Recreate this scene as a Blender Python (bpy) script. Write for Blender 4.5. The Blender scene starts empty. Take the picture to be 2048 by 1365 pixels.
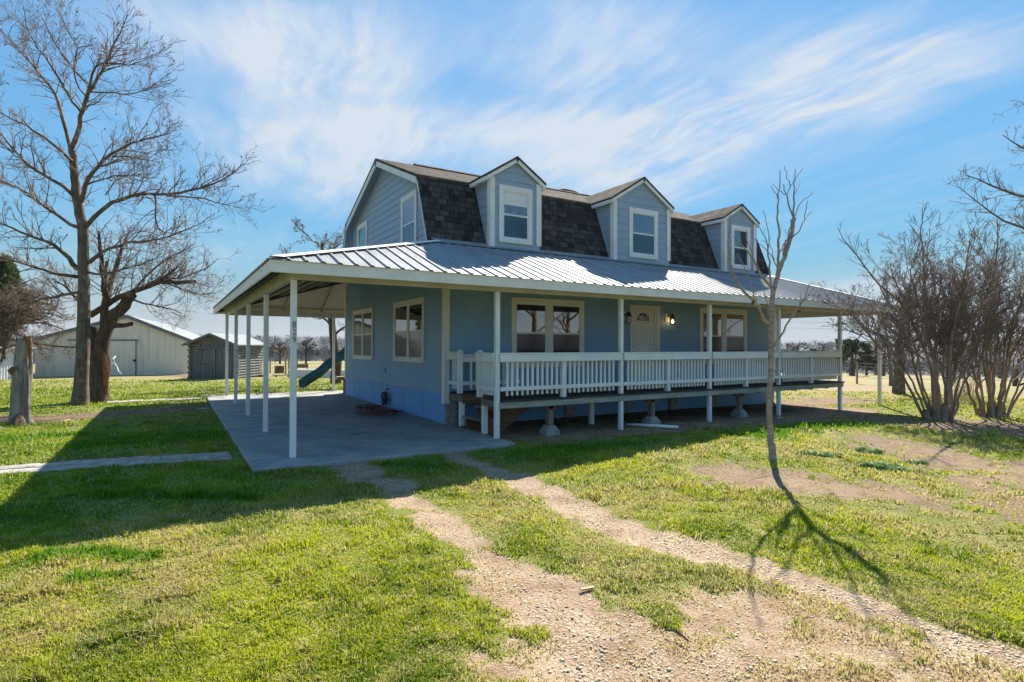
import bpy, bmesh, math, random
import numpy as np
from math import radians as RAD
from mathutils import Vector, Matrix

# ------------------------------------------------------------------ camera
SC = bpy.context.scene
F_PX = 1123.0                       # focal length in pixels of a 2048 px wide frame
PITCH, YAW, ROLL = RAD(.428), RAD(31.158), RAD(.179)
CAM = np.array([-1.455, -8.343, 1.586])
_cp, _sp = math.cos(PITCH), math.sin(PITCH)
FW = np.array([math.sin(YAW)*_cp, math.cos(YAW)*_cp, _sp])
_r = np.array([math.cos(YAW), -math.sin(YAW), 0.0])
_u = np.cross(_r, FW)
RT = _r*math.cos(ROLL) + _u*math.sin(ROLL)
UP = -_r*math.sin(ROLL) + _u*math.cos(ROLL)
cam_data = bpy.data.cameras.new('camera')
cam_data.sensor_width = 36.0
cam_data.lens = F_PX/2048*36.0
cam_data.clip_start = 0.05
cam_data.clip_end = 4000
cam = bpy.data.objects.new('camera', cam_data)
SC.collection.objects.link(cam)
cam.matrix_world = Matrix([[RT[0], UP[0], -FW[0], CAM[0]], [RT[1], UP[1], -FW[1], CAM[1]],
                           [RT[2], UP[2], -FW[2], CAM[2]], [0, 0, 0, 1]])
SC.camera = cam

# ------------------------------------------------------------------ light
SUN_EL = math.atan2(1.0, math.hypot(.92, .775))
SUN_AZ = math.atan2(.92, .775)          # from +Y towards +X
SC.view_settings.view_transform = 'Standard'
SC.view_settings.look = 'None'
SC.view_settings.gamma = 1.0
SC.view_settings.exposure = 1.8
sun_data = bpy.data.lights.new('sun', 'SUN')
sun_data.energy = 3.45
sun_data.angle = RAD(.53)
sun_data.color = (1.0, .93, .82)
sun = bpy.data.objects.new('sun', sun_data)
SC.collection.objects.link(sun)
sd = Vector((math.sin(SUN_AZ)*math.cos(SUN_EL), math.cos(SUN_AZ)*math.cos(SUN_EL), math.sin(SUN_EL)))
sun.rotation_euler = (-sd).to_track_quat('-Z', 'Y').to_euler()
sun.location = (20, 20, 30)

def img_dir(px, py):
    v = FW*F_PX + RT*(px-1024) + UP*(682.5-py)
    return v/np.linalg.norm(v)
def cloud_p(px, py):                    # the sky point seen there, on a flat cloud layer of height 1
    d = img_dir(px, py)
    return d[:2]/max(d[2]+.06, .02)

class NT:                               # small node-tree helper
    def __init__(s, tree):
        s.t = tree; s.n = tree.nodes; s.l = tree.links
        s.n.clear()
    def __call__(s, kind, ins=None, **props):
        nd = s.n.new(kind)
        for k, v in props.items(): setattr(nd, k, v)
        for k, v in (ins or {}).items():
            sock = nd.inputs[k]
            if isinstance(v, bpy.types.NodeSocket): s.l.new(v, sock)
            else: sock.default_value = v
        return nd
    def math(s, op, a, b=0.0, clamp=False):
        nd = s('ShaderNodeMath', {0: a, 1: b}, operation=op); nd.use_clamp = clamp
        return nd.outputs[0]
    def mix(s, f, a, b):
        nd = s('ShaderNodeMix', data_type='RGBA')
        for i, v in ((0, f), (6, a), (7, b)):
            sock = nd.inputs[i]
            if isinstance(v, bpy.types.NodeSocket): s.l.new(v, sock)
            elif i == 0: sock.default_value = v
            else: sock.default_value = (*v, 1) if len(v) == 3 else v
        return nd.outputs[2]
    def rng(s, v, a, b, c=0.0, d=1.0, smooth=True):
        nd = s('ShaderNodeMapRange', {0: v, 1: a, 2: b, 3: c, 4: d})
        if smooth: nd.interpolation_type = 'SMOOTHSTEP'
        return nd.outputs[0]
    def noise(s, vec, scale, detail=3.0, rough=.55, dist=0.0, out=0):
        ins = {'Scale': scale, 'Detail': detail, 'Roughness': rough, 'Distortion': dist}
        if vec is not None: ins['Vector'] = vec
        return s('ShaderNodeTexNoise', ins).outputs[out]
    def mapping(s, vec, loc=(0, 0, 0), rot=(0, 0, 0), sc=(1, 1, 1), kind='POINT'):
        return s('ShaderNodeMapping', {'Vector': vec, 'Location': loc, 'Rotation': rot, 'Scale': sc}, vector_type=kind).outputs[0]

world = bpy.data.worlds.new('World')
SC.world = world
world.use_nodes = True
w = NT(world.node_tree)
sky = w('ShaderNodeTexSky', sky_type='NISHITA')
sky.sun_disc = False
sky.sun_elevation = SUN_EL
sky.sun_rotation = SUN_AZ
sky.altitude = 100
sky.air_density = 1.0
sky.dust_density = 0.0
sky.ozone_density = 1.6
tc = w('ShaderNodeTexCoord').outputs['Generated']
sep = w('ShaderNodeSeparateXYZ', {0: tc})
zz = w.math('MAXIMUM', w.math('ADD', sep.outputs[2], .06), .02)
cp = w('ShaderNodeCombineXYZ', {0: w.math('DIVIDE', sep.outputs[0], zz), 1: w.math('DIVIDE', sep.outputs[1], zz), 2: 0.0}).outputs[0]
# wisps: noise drawn out along the wind, warped a little
warp = w('ShaderNodeVectorMath', {0: cp, 1: w('ShaderNodeVectorMath', {0: w.noise(cp, 1.1, 3, out=1), 3: .45}, operation='SCALE').outputs[0]}, operation='ADD').outputs[0]
wd = cloud_p(2000, 60) - cloud_p(1300, 370)
wind = math.atan2(wd[1], wd[0])
st = w.mapping(w.mapping(warp, rot=(0, 0, -wind)), sc=(.55, 2.3, 1))
fine = w.noise(st, 2.6, 9, .62)
soft = w.noise(warp, 1.3, 7, .6)
def bank(p0, p1, width, weight):        # a soft bank of cirrus between two points of the cloud layer
    a, b = cloud_p(*p0), cloud_p(*p1)
    c = (a+b)/2; d = b-a; L = np.linalg.norm(d)/2
    m = w.mapping(warp, loc=(c[0]+.22, c[1]+.22, .22), rot=(0, 0, math.atan2(d[1], d[0])), sc=(L*1.25, width, 1), kind='TEXTURE')
    m = w('ShaderNodeVectorMath', {0: m}, operation='LENGTH').outputs['Value']
    return w.math('MULTIPLY', w.rng(m, 1.1, 0.0), weight)
banks = [((330, 130), (860, 60), .42, 1.0), ((380, 330), (860, 330), .9, .95), ((560, 250), (880, 190), .65, .95),
         ((1000, 420), (1560, 250), .95, 1.05), ((1250, 330), (2048, 20), .55, 1.0), ((880, 330), (1300, 180), .5, .75),
         ((860, 60), (1500, 110), .42, .85), ((1450, 220), (1980, 130), .5, .8), ((40, 40), (420, 60), .35, .35), ((1560, 590), (2048, 560), 1.5, .6), ((600, 520), (80, 480), 1.3, .3), ((-400, 300), (-900, 100), .8, .8), ((2600, 100), (3000, 400), .8, .8)]
acc = None
for bk in banks:
    v = bank(*bk)
    acc = v if acc is None else w.math('ADD', acc, v)
acc = w.math('MINIMUM', acc, 1.3)
dens = w.math('MULTIPLY', acc, w.math('ADD', w.math('MULTIPLY', w.rng(fine, .24, .80), .62), w.math('MULTIPLY', w.rng(soft, .22, .70), .62)))
dens = w.math('ADD', dens, w.math('MULTIPLY', w.rng(fine, .40, .8), .20))
cf = w.math('MULTIPLY', dens, 1.12, True)
# cirrus is lit from behind by the sun: white, at a multiple of the brightness of clear sky
hz = w.rng(sep.outputs[2], 0.0, .30)
skyc = w('ShaderNodeHueSaturation', {'Saturation': 1.0, 'Color': sky.outputs[0]}).outputs[0]
# thin haze keeps the sky round the sun from running away: soft shoulder on its brightness
lum = w('ShaderNodeSeparateXYZ', {0: skyc}).outputs[1]
pale = w('ShaderNodeVectorMath', {0: (1.55, 1.0, 1.12), 3: lum}, operation='SCALE').outputs[0]   # moist air low over the land: near white
skyc = w.mix(w.rng(sep.outputs[2], .16, .0, 0, .75), skyc, pale)
sk_ = w('ShaderNodeVectorMath', {0: skyc, 3: w.math('DIVIDE', 1.0, w.math('ADD', 1.0, w.math('MULTIPLY', lum, .66)))}, operation='SCALE').outputs[0]
sk2 = w('ShaderNodeHueSaturation', {'Saturation': 1.0, 'Color': w('ShaderNodeVectorMath', {0: sk_, 1: (.56, .87, .93)}, operation='MULTIPLY').outputs[0]}).outputs[0]
col = w.mix(cf, sk2, (1.30, 1.47, 1.66))
bg = w('ShaderNodeBackground', {'Color': col, 'Strength': .15})
w.l.new(bg.outputs[0], w('ShaderNodeOutputWorld').inputs[0])

# ------------------------------------------------------------------ terrain and image helpers
def sstep(a, b, x):
    t = np.clip((np.asarray(x, float)-a)/(b-a), 0, 1)
    return t*t*(3-2*t)
def ground_z(x, y):
    x = np.asarray(x, float); y = np.asarray(y, float)
    dx, dy = x-CAM[0], y-CAM[1]
    D = np.hypot(dx, dy)
    ang = np.degrees(np.arctan2(dx, dy))
    asym = .028 + .014*sstep(25, 52, np.where(ang < -120, ang+360, ang))
    far = 1.586 - D*(asym + (.0682-asym)*np.exp(-np.maximum(D-24, 0)/22))
    z = np.where(D > 24, far, -.05)
    near = np.exp(-(np.maximum(D-20, 0)/15)**2)
    z = z - .06*sstep(6, 16, x)*near
    z = z + .17*np.exp(-((x-7.5)/3.6)**2-((y+2.5)/1.15)**2)
    z = z + .035*np.sin(x*.9+1.3*np.sin(y*.6))*np.sin(y*.8+.7)*sstep(1.5, 4, np.maximum(np.maximum(-.5-x, x-16.5), np.maximum(-.6-y, y-12)))
    return z
def plane_hit(px, py, z):
    v = FW*F_PX + RT*(px-1024) + UP*(682.5-py)
    t = (z-CAM[2])/v[2]
    return CAM + v*t
def gp(px, py):                         # ground point seen at a pixel of the photograph
    z = -.05
    for _ in range(60):
        p = plane_hit(px, py, z)
        z = .6*z + .4*float(ground_z(p[0], p[1]))
    return np.array([p[0], p[1], float(ground_z(p[0], p[1]))])
def depth_of(p): return float((np.asarray(p)-CAM) @ FW)
def at(px, py, D):                      # the point at forward depth D seen at a pixel
    return CAM + FW*D + RT*((px-1024)*D/F_PX) + UP*((682.5-py)*D/F_PX)

# ------------------------------------------------------------------ mesh builders
class MB:
    def __init__(s): s.v = []; s.f = []; s.m = []; s.n = 0; s.arr = []
    def add(s, vs, fs, m=0):
        b = s.n
        s.v += [tuple(map(float, q)) for q in vs]; s.n += len(vs)
        s.f += [tuple(b+i for i in f) for f in fs]; s.m += [m]*len(fs)
        return s
    def box(s, x0, x1, y0, y1, z0, z1, m=0):
        x0, x1 = min(x0, x1), max(x0, x1); y0, y1 = min(y0, y1), max(y0, y1); z0, z1 = min(z0, z1), max(z0, z1)
        return s.add([(x0, y0, z0), (x1, y0, z0), (x1, y1, z0), (x0, y1, z0), (x0, y0, z1), (x1, y0, z1), (x1, y1, z1), (x0, y1, z1)],
                     [(0, 3, 2, 1), (4, 5, 6, 7), (0, 1, 5, 4), (1, 2, 6, 5), (2, 3, 7, 6), (3, 0, 4, 7)], m)
    def bar(s, a, b, w_, h_, m=0, up=(0, 0, 1)):        # rectangular bar from a to b
        a, b = Vector(a), Vector(b); d = (b-a).normalized()
        sd_ = d.cross(Vector(up))
        if sd_.length < 1e-4: sd_ = Vector((1, 0, 0))
        sd_.normalize(); u_ = sd_.cross(d).normalized()
        vs = [p + sd_*(w_/2*i) + u_*(h_/2*j) for p in (a, b) for i, j in ((-1, -1), (1, -1), (1, 1), (-1, 1))]
        return s.add(vs, [(0, 1, 2, 3), (7, 6, 5, 4), (0, 4, 5, 1), (1, 5, 6, 2), (2, 6, 7, 3), (3, 7, 4, 0)], m)
    def prism(s, poly, ext, m=0):                       # planar polygon (3D points) extruded along ext
        n = len(poly); e = Vector(ext)
        vs = [Vector(p) for p in poly] + [Vector(p)+e for p in poly]
        fs = [tuple(range(n))[::-1], tuple(range(n, 2*n))] + [(i, (i+1) % n, n+(i+1) % n, n+i) for i in range(n)]
        return s.add(vs, fs, m)
    def tube(s, pts, rad, k=6, m=0, caps=True):
        P = np.asarray(pts, float); n = len(P)
        R = np.full(n, rad) if np.isscalar(rad) else np.asarray(rad, float)
        T = np.gradient(P, axis=0); T /= np.linalg.norm(T, axis=1)[:, None]+1e-12
        ref = np.array([0.31, .17, .93]) if abs(T[0] @ np.array([0.31, .17, .93])) < .9 else np.array([1., 0, 0])
        A = np.cross(T, ref); A /= np.linalg.norm(A, axis=1)[:, None]+1e-12
        B = np.cross(T, A)
        th = np.arange(k)*2*math.pi/k
        V = P[:, None, :] + R[:, None, None]*(A[:, None, :]*np.cos(th)[None, :, None] + B[:, None, :]*np.sin(th)[None, :, None])
        fs = [(i*k+j, i*k+(j+1) % k, (i+1)*k+(j+1) % k, (i+1)*k+j) for i in range(n-1) for j in range(k)]
        if caps: fs += [tuple(range(k))[::-1], tuple((n-1)*k+j for j in range(k))]
        return s.add(V.reshape(-1, 3), fs, m)
    def lathe(s, c, prof, k=16, m=0):                   # (radius, z) profile about a vertical axis
        return s.tube_profile(c, prof, k, m)
    def tube_profile(s, c, prof, k, m):
        vs = []; n = len(prof)
        for r_, z_ in prof:
            for j in range(k):
                a = 2*math.pi*j/k
                vs.append((c[0]+r_*math.cos(a), c[1]+r_*math.sin(a), c[2]+z_))
        fs = [(i*k+j, i*k+(j+1) % k, (i+1)*k+(j+1) % k, (i+1)*k+j) for i in range(n-1) for j in range(k)]
        fs += [tuple(range(k))[::-1], tuple((n-1)*k+j for j in range(k))]
        return s.add(vs, fs, m)
    def build(s, name, mats, parent=None, smooth=False, bevel=0, label=None):
        me = bpy.data.meshes.new(name)
        off = root_loc(parent) if parent is not None else Vector((0, 0, 0))
        V = np.asarray(s.v, float) - np.array(off)
        me.from_pydata(V.tolist(), [], s.f)
        mats = mats if isinstance(mats, (list, tuple)) else [mats]
        for mm in mats: me.materials.append(mm)
        me.polygons.foreach_set('material_index', s.m)
        if smooth: me.polygons.foreach_set('use_smooth', [True]*len(s.f))
        me.update()
        o = bpy.data.objects.new(name, me)
        SC.collection.objects.link(o)
        if parent is not None: o.parent = parent
        if bevel:
            b = o.modifiers.new('bevel', 'BEVEL'); b.width = bevel; b.segments = 1; b.limit_method = 'ANGLE'; b.angle_limit = RAD(40)
        if label: o['label'] = label
        return o
def root_loc(o):
    while o.parent is not None: o = o.parent
    return o.location
def tag(o, label=None, cat=None, group=None, kind=None):
    if label: o['label'] = label
    if cat: o['category'] = cat
    if group: o['group'] = group
    if kind: o['kind'] = kind
    return o
def thing(name, loc, label, cat, group=None):
    o = bpy.data.objects.new(name, None)
    o.empty_display_size = .2
    SC.collection.objects.link(o)
    o.location = tuple(map(float, loc))
    return tag(o, label, cat, group)
def np_mesh(name, V, F, mat, parent=None, attr=None, smooth=False):
    """mesh from numpy arrays; F has a fixed number of corners per face"""
    me = bpy.data.meshes.new(name)
    off = np.array(root_loc(parent)) if parent is not None else np.zeros(3)
    V = np.asarray(V, np.float32) - off.astype(np.float32); F = np.asarray(F, np.int32)
    me.vertices.add(len(V)); me.vertices.foreach_set('co', V.ravel())
    k = F.shape[1]
    me.loops.add(F.size); me.loops.foreach_set('vertex_index', F.ravel())
    me.polygons.add(len(F)); me.polygons.foreach_set('loop_start', np.arange(0, F.size, k, dtype=np.int32))
    if smooth: me.polygons.foreach_set('use_smooth', np.ones(len(F), bool))
    for an, arr in (attr or {}).items():
        a = me.attributes.new(an, 'FLOAT_COLOR', 'POINT')
        a.data.foreach_set('color', np.asarray(arr, np.float32).ravel())
    me.materials.append(mat)
    me.update(calc_edges=True)
    o = bpy.data.objects.new(name, me)
    SC.collection.objects.link(o)
    if parent is not None: o.parent = parent
    return o
def vnoise(x, y, seed=0):               # value noise, 0..1
    x = np.asarray(x, float); y = np.asarray(y, float)
    xi, yi = np.floor(x).astype(np.int64), np.floor(y).astype(np.int64)
    fx, fy = x-xi, y-yi
    fx = fx*fx*(3-2*fx); fy = fy*fy*(3-2*fy)
    def h(a, b):
        n = (a*374761393 + b*668265263 + seed*974711) & 0xffffffff
        n = ((n ^ (n >> 13))*1274126177) & 0xffffffff
        return ((n ^ (n >> 16)) & 0xffff)/65535.0
    return (h(xi, yi)*(1-fx)+h(xi+1, yi)*fx)*(1-fy) + (h(xi, yi+1)*(1-fx)+h(xi+1, yi+1)*fx)*fy
def fbm(x, y, seed=0, oct=4):
    a, t, s_ = .5, 0, 0
    for i in range(oct):
        t = t + a*vnoise(x*2**i, y*2**i, seed+i); s_ += a; a *= .5
    return t/s_

# ------------------------------------------------------------------ materials
def mat_new(name):
    m = bpy.data.materials.new(name); m.use_nodes = True
    t = NT(m.node_tree)
    return m, t
def finish(t, bsdf):
    t.l.new(bsdf, t('ShaderNodeOutputMaterial').inputs[0])
def principled(t, color, rough=.6, spec=.4, metal=0.0, normal=None, **kw):
    ins = {'Base Color': color if isinstance(color, bpy.types.NodeSocket) else (*color, 1), 'Roughness': rough, 'Metallic': metal, 'Specular IOR Level': spec}
    ins.update(kw)
    if normal is not None: ins['Normal'] = normal
    return t('ShaderNodeBsdfPrincipled', ins).outputs[0]
def bump(t, h, strength=.3, dist=.02):
    return t('ShaderNodeBump', {'Height': h, 'Strength': strength, 'Distance': dist}).outputs[0]
def m_paint(name, color, rough=.55, var=.12, dirt=(.25, .2, .14), dirt_amt=.25, grain=(1, 1, 1), scale=2.0):
    m, t = mat_new(name)
    oc = t('ShaderNodeTexCoord').outputs['Object']
    n1 = t.noise(oc, scale, 4)
    n2 = t.noise(t.mapping(oc, sc=grain), 14, 5, .65)
    c = t.mix(t.rng(n1, .3, .7), tuple(v*(1-var) for v in color), tuple(min(v*(1+var), 1) for v in color))
    c = t.mix(t.math('MULTIPLY', t.rng(n2, .58, .74), dirt_amt), c, dirt)
    finish(t, principled(t, c, rough, .35, normal=bump(t, n2, .15, .01)))
    return m
def m_wood(name, c0, c1, axis='X', rough=.8, scale=1.0, green=None):
    m, t = mat_new(name)
    oc = t('ShaderNodeTexCoord').outputs['Object']
    s_ = {'X': (1.2, 22, 22), 'Y': (22, 1.2, 22), 'Z': (22, 22, 1.2)}[axis]
    g = t.noise(t.mapping(oc, sc=tuple(v*scale for v in s_)), 1.0, 6, .65, .6)
    big = t.noise(oc, 2.2, 3)
    c = t.mix(t.rng(g, .3, .7), c0, c1)
    c = t.mix(t.math('MULTIPLY', t.rng(big, .4, .7), .4), c, tuple(v*.55 for v in c0))
    if green: c = t.mix(t.math('MULTIPLY', t.rng(t.noise(oc, 3.1, 4), .45, .65), .55), c, green)
    finish(t, principled(t, c, rough, .2, normal=bump(t, g, .5, .01)))
    return m
def m_plain(name, color, rough=.6, metal=0.0, spec=.4, var=.2, scale=6):
    m, t = mat_new(name)
    oc = t('ShaderNodeTexCoord').outputs['Object']
    n = t.noise(oc, scale, 4)
    c = t.mix(t.rng(n, .3, .7), tuple(v*(1-var) for v in color), tuple(min(1, v*(1+var)) for v in color))
    finish(t, principled(t, c, rough, spec, metal, bump(t, n, .1, .01)))
    return m
def m_bark(name, c0, c1, vs=(9, 9, 2.2), bstr=.9, lichen=None):
    m, t = mat_new(name)
    oc = t('ShaderNodeTexCoord').outputs['Object']
    g = t.noise(t.mapping(oc, sc=vs), 1.6, 6, .7, .8)
    fine_ = t.noise(oc, 30, 4)
    c = t.mix(t.rng(g, .33, .68), c0, c1)
    c = t.mix(t.math('MULTIPLY', t.rng(fine_, .5, .75), .4), c, tuple(v*.6 for v in c0))
    if lichen: c = t.mix(t.math('MULTIPLY', t.rng(t.noise(oc, 5, 4), .52, .66), .6), c, lichen)
    finish(t, principled(t, c, .9, .15, normal=bump(t, g, bstr, .03)))
    return m

M = {}
M['siding'] = m_paint('blue_siding_paint', (.215, .365, .545), .5, .08, (.15, .19, .23), .18, (1, 1, 6), .9)
M['siding_upper'] = m_paint('grey_blue_siding', (.305, .385, .475), .5, .06, (.20, .24, .28), .14, (1, 1, 6), .9)  # gables and dormers: greyer, less saturated than the ground-floor boards
M['skirt'] = m_paint('blue_skirt_paint', (.150, .365, .660), .55, .08, (.10, .12, .14), .25, (4, 4, .6), 1.2)
M['white'] = m_paint('white_trim_paint', (.74, .73, .70), .5, .05, (.34, .30, .24), .30, (1, 1, 1), 3)
M['whitewear'] = m_paint('worn_white_paint', (.76, .76, .74), .55, .06, (.24, .22, .19), .45, (1.3, 1.3, .5), 2)
M['soffit'] = m_paint('soffit_paint', (.24, .33, .41), .6, .06, (.2, .22, .25), .15)
M['beam'] = m_paint('beam_paint', (.52, .50, .45), .6, .1, (.25, .2, .15), .35, (.4, .4, .4), 2)
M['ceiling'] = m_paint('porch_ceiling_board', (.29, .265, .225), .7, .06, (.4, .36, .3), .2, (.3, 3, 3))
M['deckwood'] = m_wood('weathered_deck_wood', (.44, .45, .40), (.25, .26, .23), 'X', green=(.16, .26, .20))
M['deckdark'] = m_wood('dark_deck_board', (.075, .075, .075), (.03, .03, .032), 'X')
M['rawwood'] = m_wood('raw_brown_lumber', (.24, .15, .09), (.12, .07, .045), 'X')
M['rawwoodY'] = m_wood('raw_grey_lumber', (.30, .25, .21), (.14, .11, .09), 'Y')
M['rawwoodZ'] = m_wood('grey_post_lumber', (.34, .29, .23), (.17, .13, .10), 'Z')
M['shedwood'] = m_wood('silver_grey_boards', (.25, .25, .245), (.095, .095, .095), 'Z', scale=.6)
M['shedlog'] = m_wood('silver_grey_logs', (.31, .30, .28), (.10, .095, .09), 'X', scale=.5)
M['blackiron'] = m_plain('black_iron', (.02, .02, .022), .5, .3)
M['concreteblock'] = m_plain('pale_concrete', (.30, .29, .27), .9, var=.25, scale=9)
M['pvc'] = m_plain('white_pvc', (.80, .80, .78), .35, var=.04)
M['hose'] = m_plain('maroon_hose_rubber', (.13, .025, .035), .4, var=.3, scale=14)
M['slide'] = m_plain('green_plastic', (.008, .070, .068), .35, var=.2, scale=3)
M['brass'] = m_plain('dull_brass', (.45, .36, .2), .35, .9)
M['digit'] = m_plain('dark_grey_digits', (.07, .075, .08), .5, var=.1)
M['tan'] = m_wood('tan_lumber', (.50, .36, .22), (.36, .24, .14), 'X')
M['rust'] = m_plain('rusty_brown_panel', (.17, .095, .055), .8, var=.3)
M['doorpaint'] = m_paint('white_door_paint', (.72, .70, .66), .4, .03, (.4, .36, .3), .15)
M['blind'] = m_plain('white_blind', (.72, .73, .72), .7, var=.03)
M['dome'] = m_plain('smoked_dome_acrylic', (.075, .053, .037), 1.0, var=.1, spec=0.0)
M['curb'] = m_plain('grey_metal_curb', (.09, .095, .10), 1.0, .0, 0.0)

def m_concrete():
    m, t = mat_new('patio_concrete')
    oc = t('ShaderNodeTexCoord').outputs['Object']
    n1 = t.noise(oc, .9, 5, .6); n2 = t.noise(t.mapping(oc, rot=(0, 0, .5), sc=(1.2, 2.0, 1)), 1.5, 7, .7, .3); n3 = t.noise(oc, 45, 3)
    c = t.mix(t.rng(n2, .32, .7), (.21, .21, .21), (.37, .365, .35))
    c = t.mix(t.math('MULTIPLY', t.rng(n1, .45, .7), .5), c, (.43, .415, .385))
    c = t.mix(t.math('MULTIPLY', t.rng(n2, .68, .8), .6), c, (.50, .49, .46))
    c = t.mix(t.math('MULTIPLY', t.rng(n3, .55, .7), .2), c, (.16, .16, .16))
    finish(t, principled(t, c, .75, .3, normal=bump(t, n3, .15, .01)))
    return m
M['concrete'] = m_concrete()

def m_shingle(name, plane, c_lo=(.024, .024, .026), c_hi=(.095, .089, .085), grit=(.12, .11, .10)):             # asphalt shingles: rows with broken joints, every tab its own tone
    m, t = mat_new(name)
    oc = t('ShaderNodeTexCoord').outputs['Object']
    s_ = t('ShaderNodeSeparateXYZ', {0: oc})
    a = {'xz': (0, 2), 'xy': (0, 1), 'yz': (1, 2)}[plane]
    k = {'xz': 1.0, 'xy': 1.0, 'yz': 1.0}[plane]
    v = t('ShaderNodeCombineXYZ', {0: s_.outputs[a[0]], 1: t.math('MULTIPLY', s_.outputs[a[1]], k), 2: 0.0}).outputs[0]
    def br(w_, h_, off, c1, c2):
        return t('ShaderNodeTexBrick', {'Vector': v, 'Color1': (*c1, 1), 'Color2': (*c2, 1), 'Mortar': (.008, .008, .009, 1), 'Scale': 1.0,
                                        'Mortar Size': .006, 'Mortar Smooth': .3, 'Bias': 0.0, 'Brick Width': w_, 'Row Height': h_}, offset=off, squash=.7, squash_frequency=3)
    b1 = br(.21, .135, .37, c_lo, c_hi)
    b2 = br(.29, .135, .61, (.8, .8, .8), (1.15, 1.1, 1.05))
    c = t('ShaderNodeMix', {6: b1.outputs[0], 7: b2.outputs[0], 0: 1.0}, data_type='RGBA', blend_type='MULTIPLY').outputs[2]
    n = t.noise(oc, 120, 2); n0 = t.noise(oc, .8, 4)
    c = t.mix(t.math('MULTIPLY', t.rng(n, .45, .7), .35), c, grit)
    c = t.mix(t.math('MULTIPLY', t.rng(n0, .4, .7), .3), c, (.05, .045, .042))
    h = t.math('ADD', t.math('MULTIPLY', b1.outputs[1], -1.0), t.math('MULTIPLY', n, .3))
    finish(t, principled(t, c, 1.0, .04, normal=bump(t, h, .6, .012)))
    return m
M['shingle_steep'] = m_shingle('shaded_shingles_steep', 'xz')  # same shingle as the upper slopes, with the shade darkened into its colour
M['shingle_top'] = m_shingle('sunlit_shingles_top', 'xy', (.05, .042, .036), (.15, .128, .11), (.24, .205, .17))  # sunlit copy of the steep-slope shingle: sunlight put in as lighter brown
M['shingle_dormer'] = m_shingle('sunlit_shingles_dormer', 'yz', (.05, .042, .036), (.15, .128, .11), (.24, .205, .17))  # same sunlit colours, laid out for the dormer roofs

def m_metal_roof():
    m, t = mat_new('galvalume_roofing')
    oc = t('ShaderNodeTexCoord').outputs['Object']
    n = t.noise(t.mapping(oc, sc=(3, .7, 1)), 1.4, 5); n2 = t.noise(oc, 40, 3)
    c = t.mix(t.rng(n, .3, .7), (.25, .255, .26), (.345, .345, .345))
    c = t.mix(t.math('MULTIPLY', t.rng(n2, .6, .75), .3), c, (.33, .29, .24))
    finish(t, principled(t, c, t.rng(n, .2, .8, .5, .66), .3, .3))
    return m
M['metalroof'] = m_metal_roof()
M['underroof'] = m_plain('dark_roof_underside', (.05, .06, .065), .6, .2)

def m_glass(name, base, ior, rough):
    m, t = mat_new(name)
    oc = t('ShaderNodeTexCoord').outputs['Object']
    n = t.noise(oc, 1.4, 2)
    finish(t, principled(t, base, rough, .5, normal=bump(t, n, .012, .05), IOR=ior))
    return m
M['glass'] = m_glass('window_glass', (.012, .016, .02), 3.0, .01)
M['glass_blue'] = m_glass('sky_toned_dormer_glass', (.012, .055, .095), 2.6, .01)  # blue of the reflected sky put into the base colour
M['screen_blue'] = m_glass('sky_toned_screened_glass', (.006, .045, .075), 1.8, .05)  # painted sky reflection again, darker behind the screen
M['screen'] = m_glass('screened_glass', (.016, .018, .022), 1.5, .08)
M['amber'] = m_plain('amber_seeded_glass', (.5, .3, .08), .15, var=.1, spec=.6)

def m_emit(name, color, strength):
    m, t = mat_new(name)
    finish(t, t('ShaderNodeEmission', {'Color': (*color, 1), 'Strength': strength}).outputs[0])
    return m
M['bulb'] = m_emit('lit_bulb', (1, .62, .2), 6)

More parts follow.
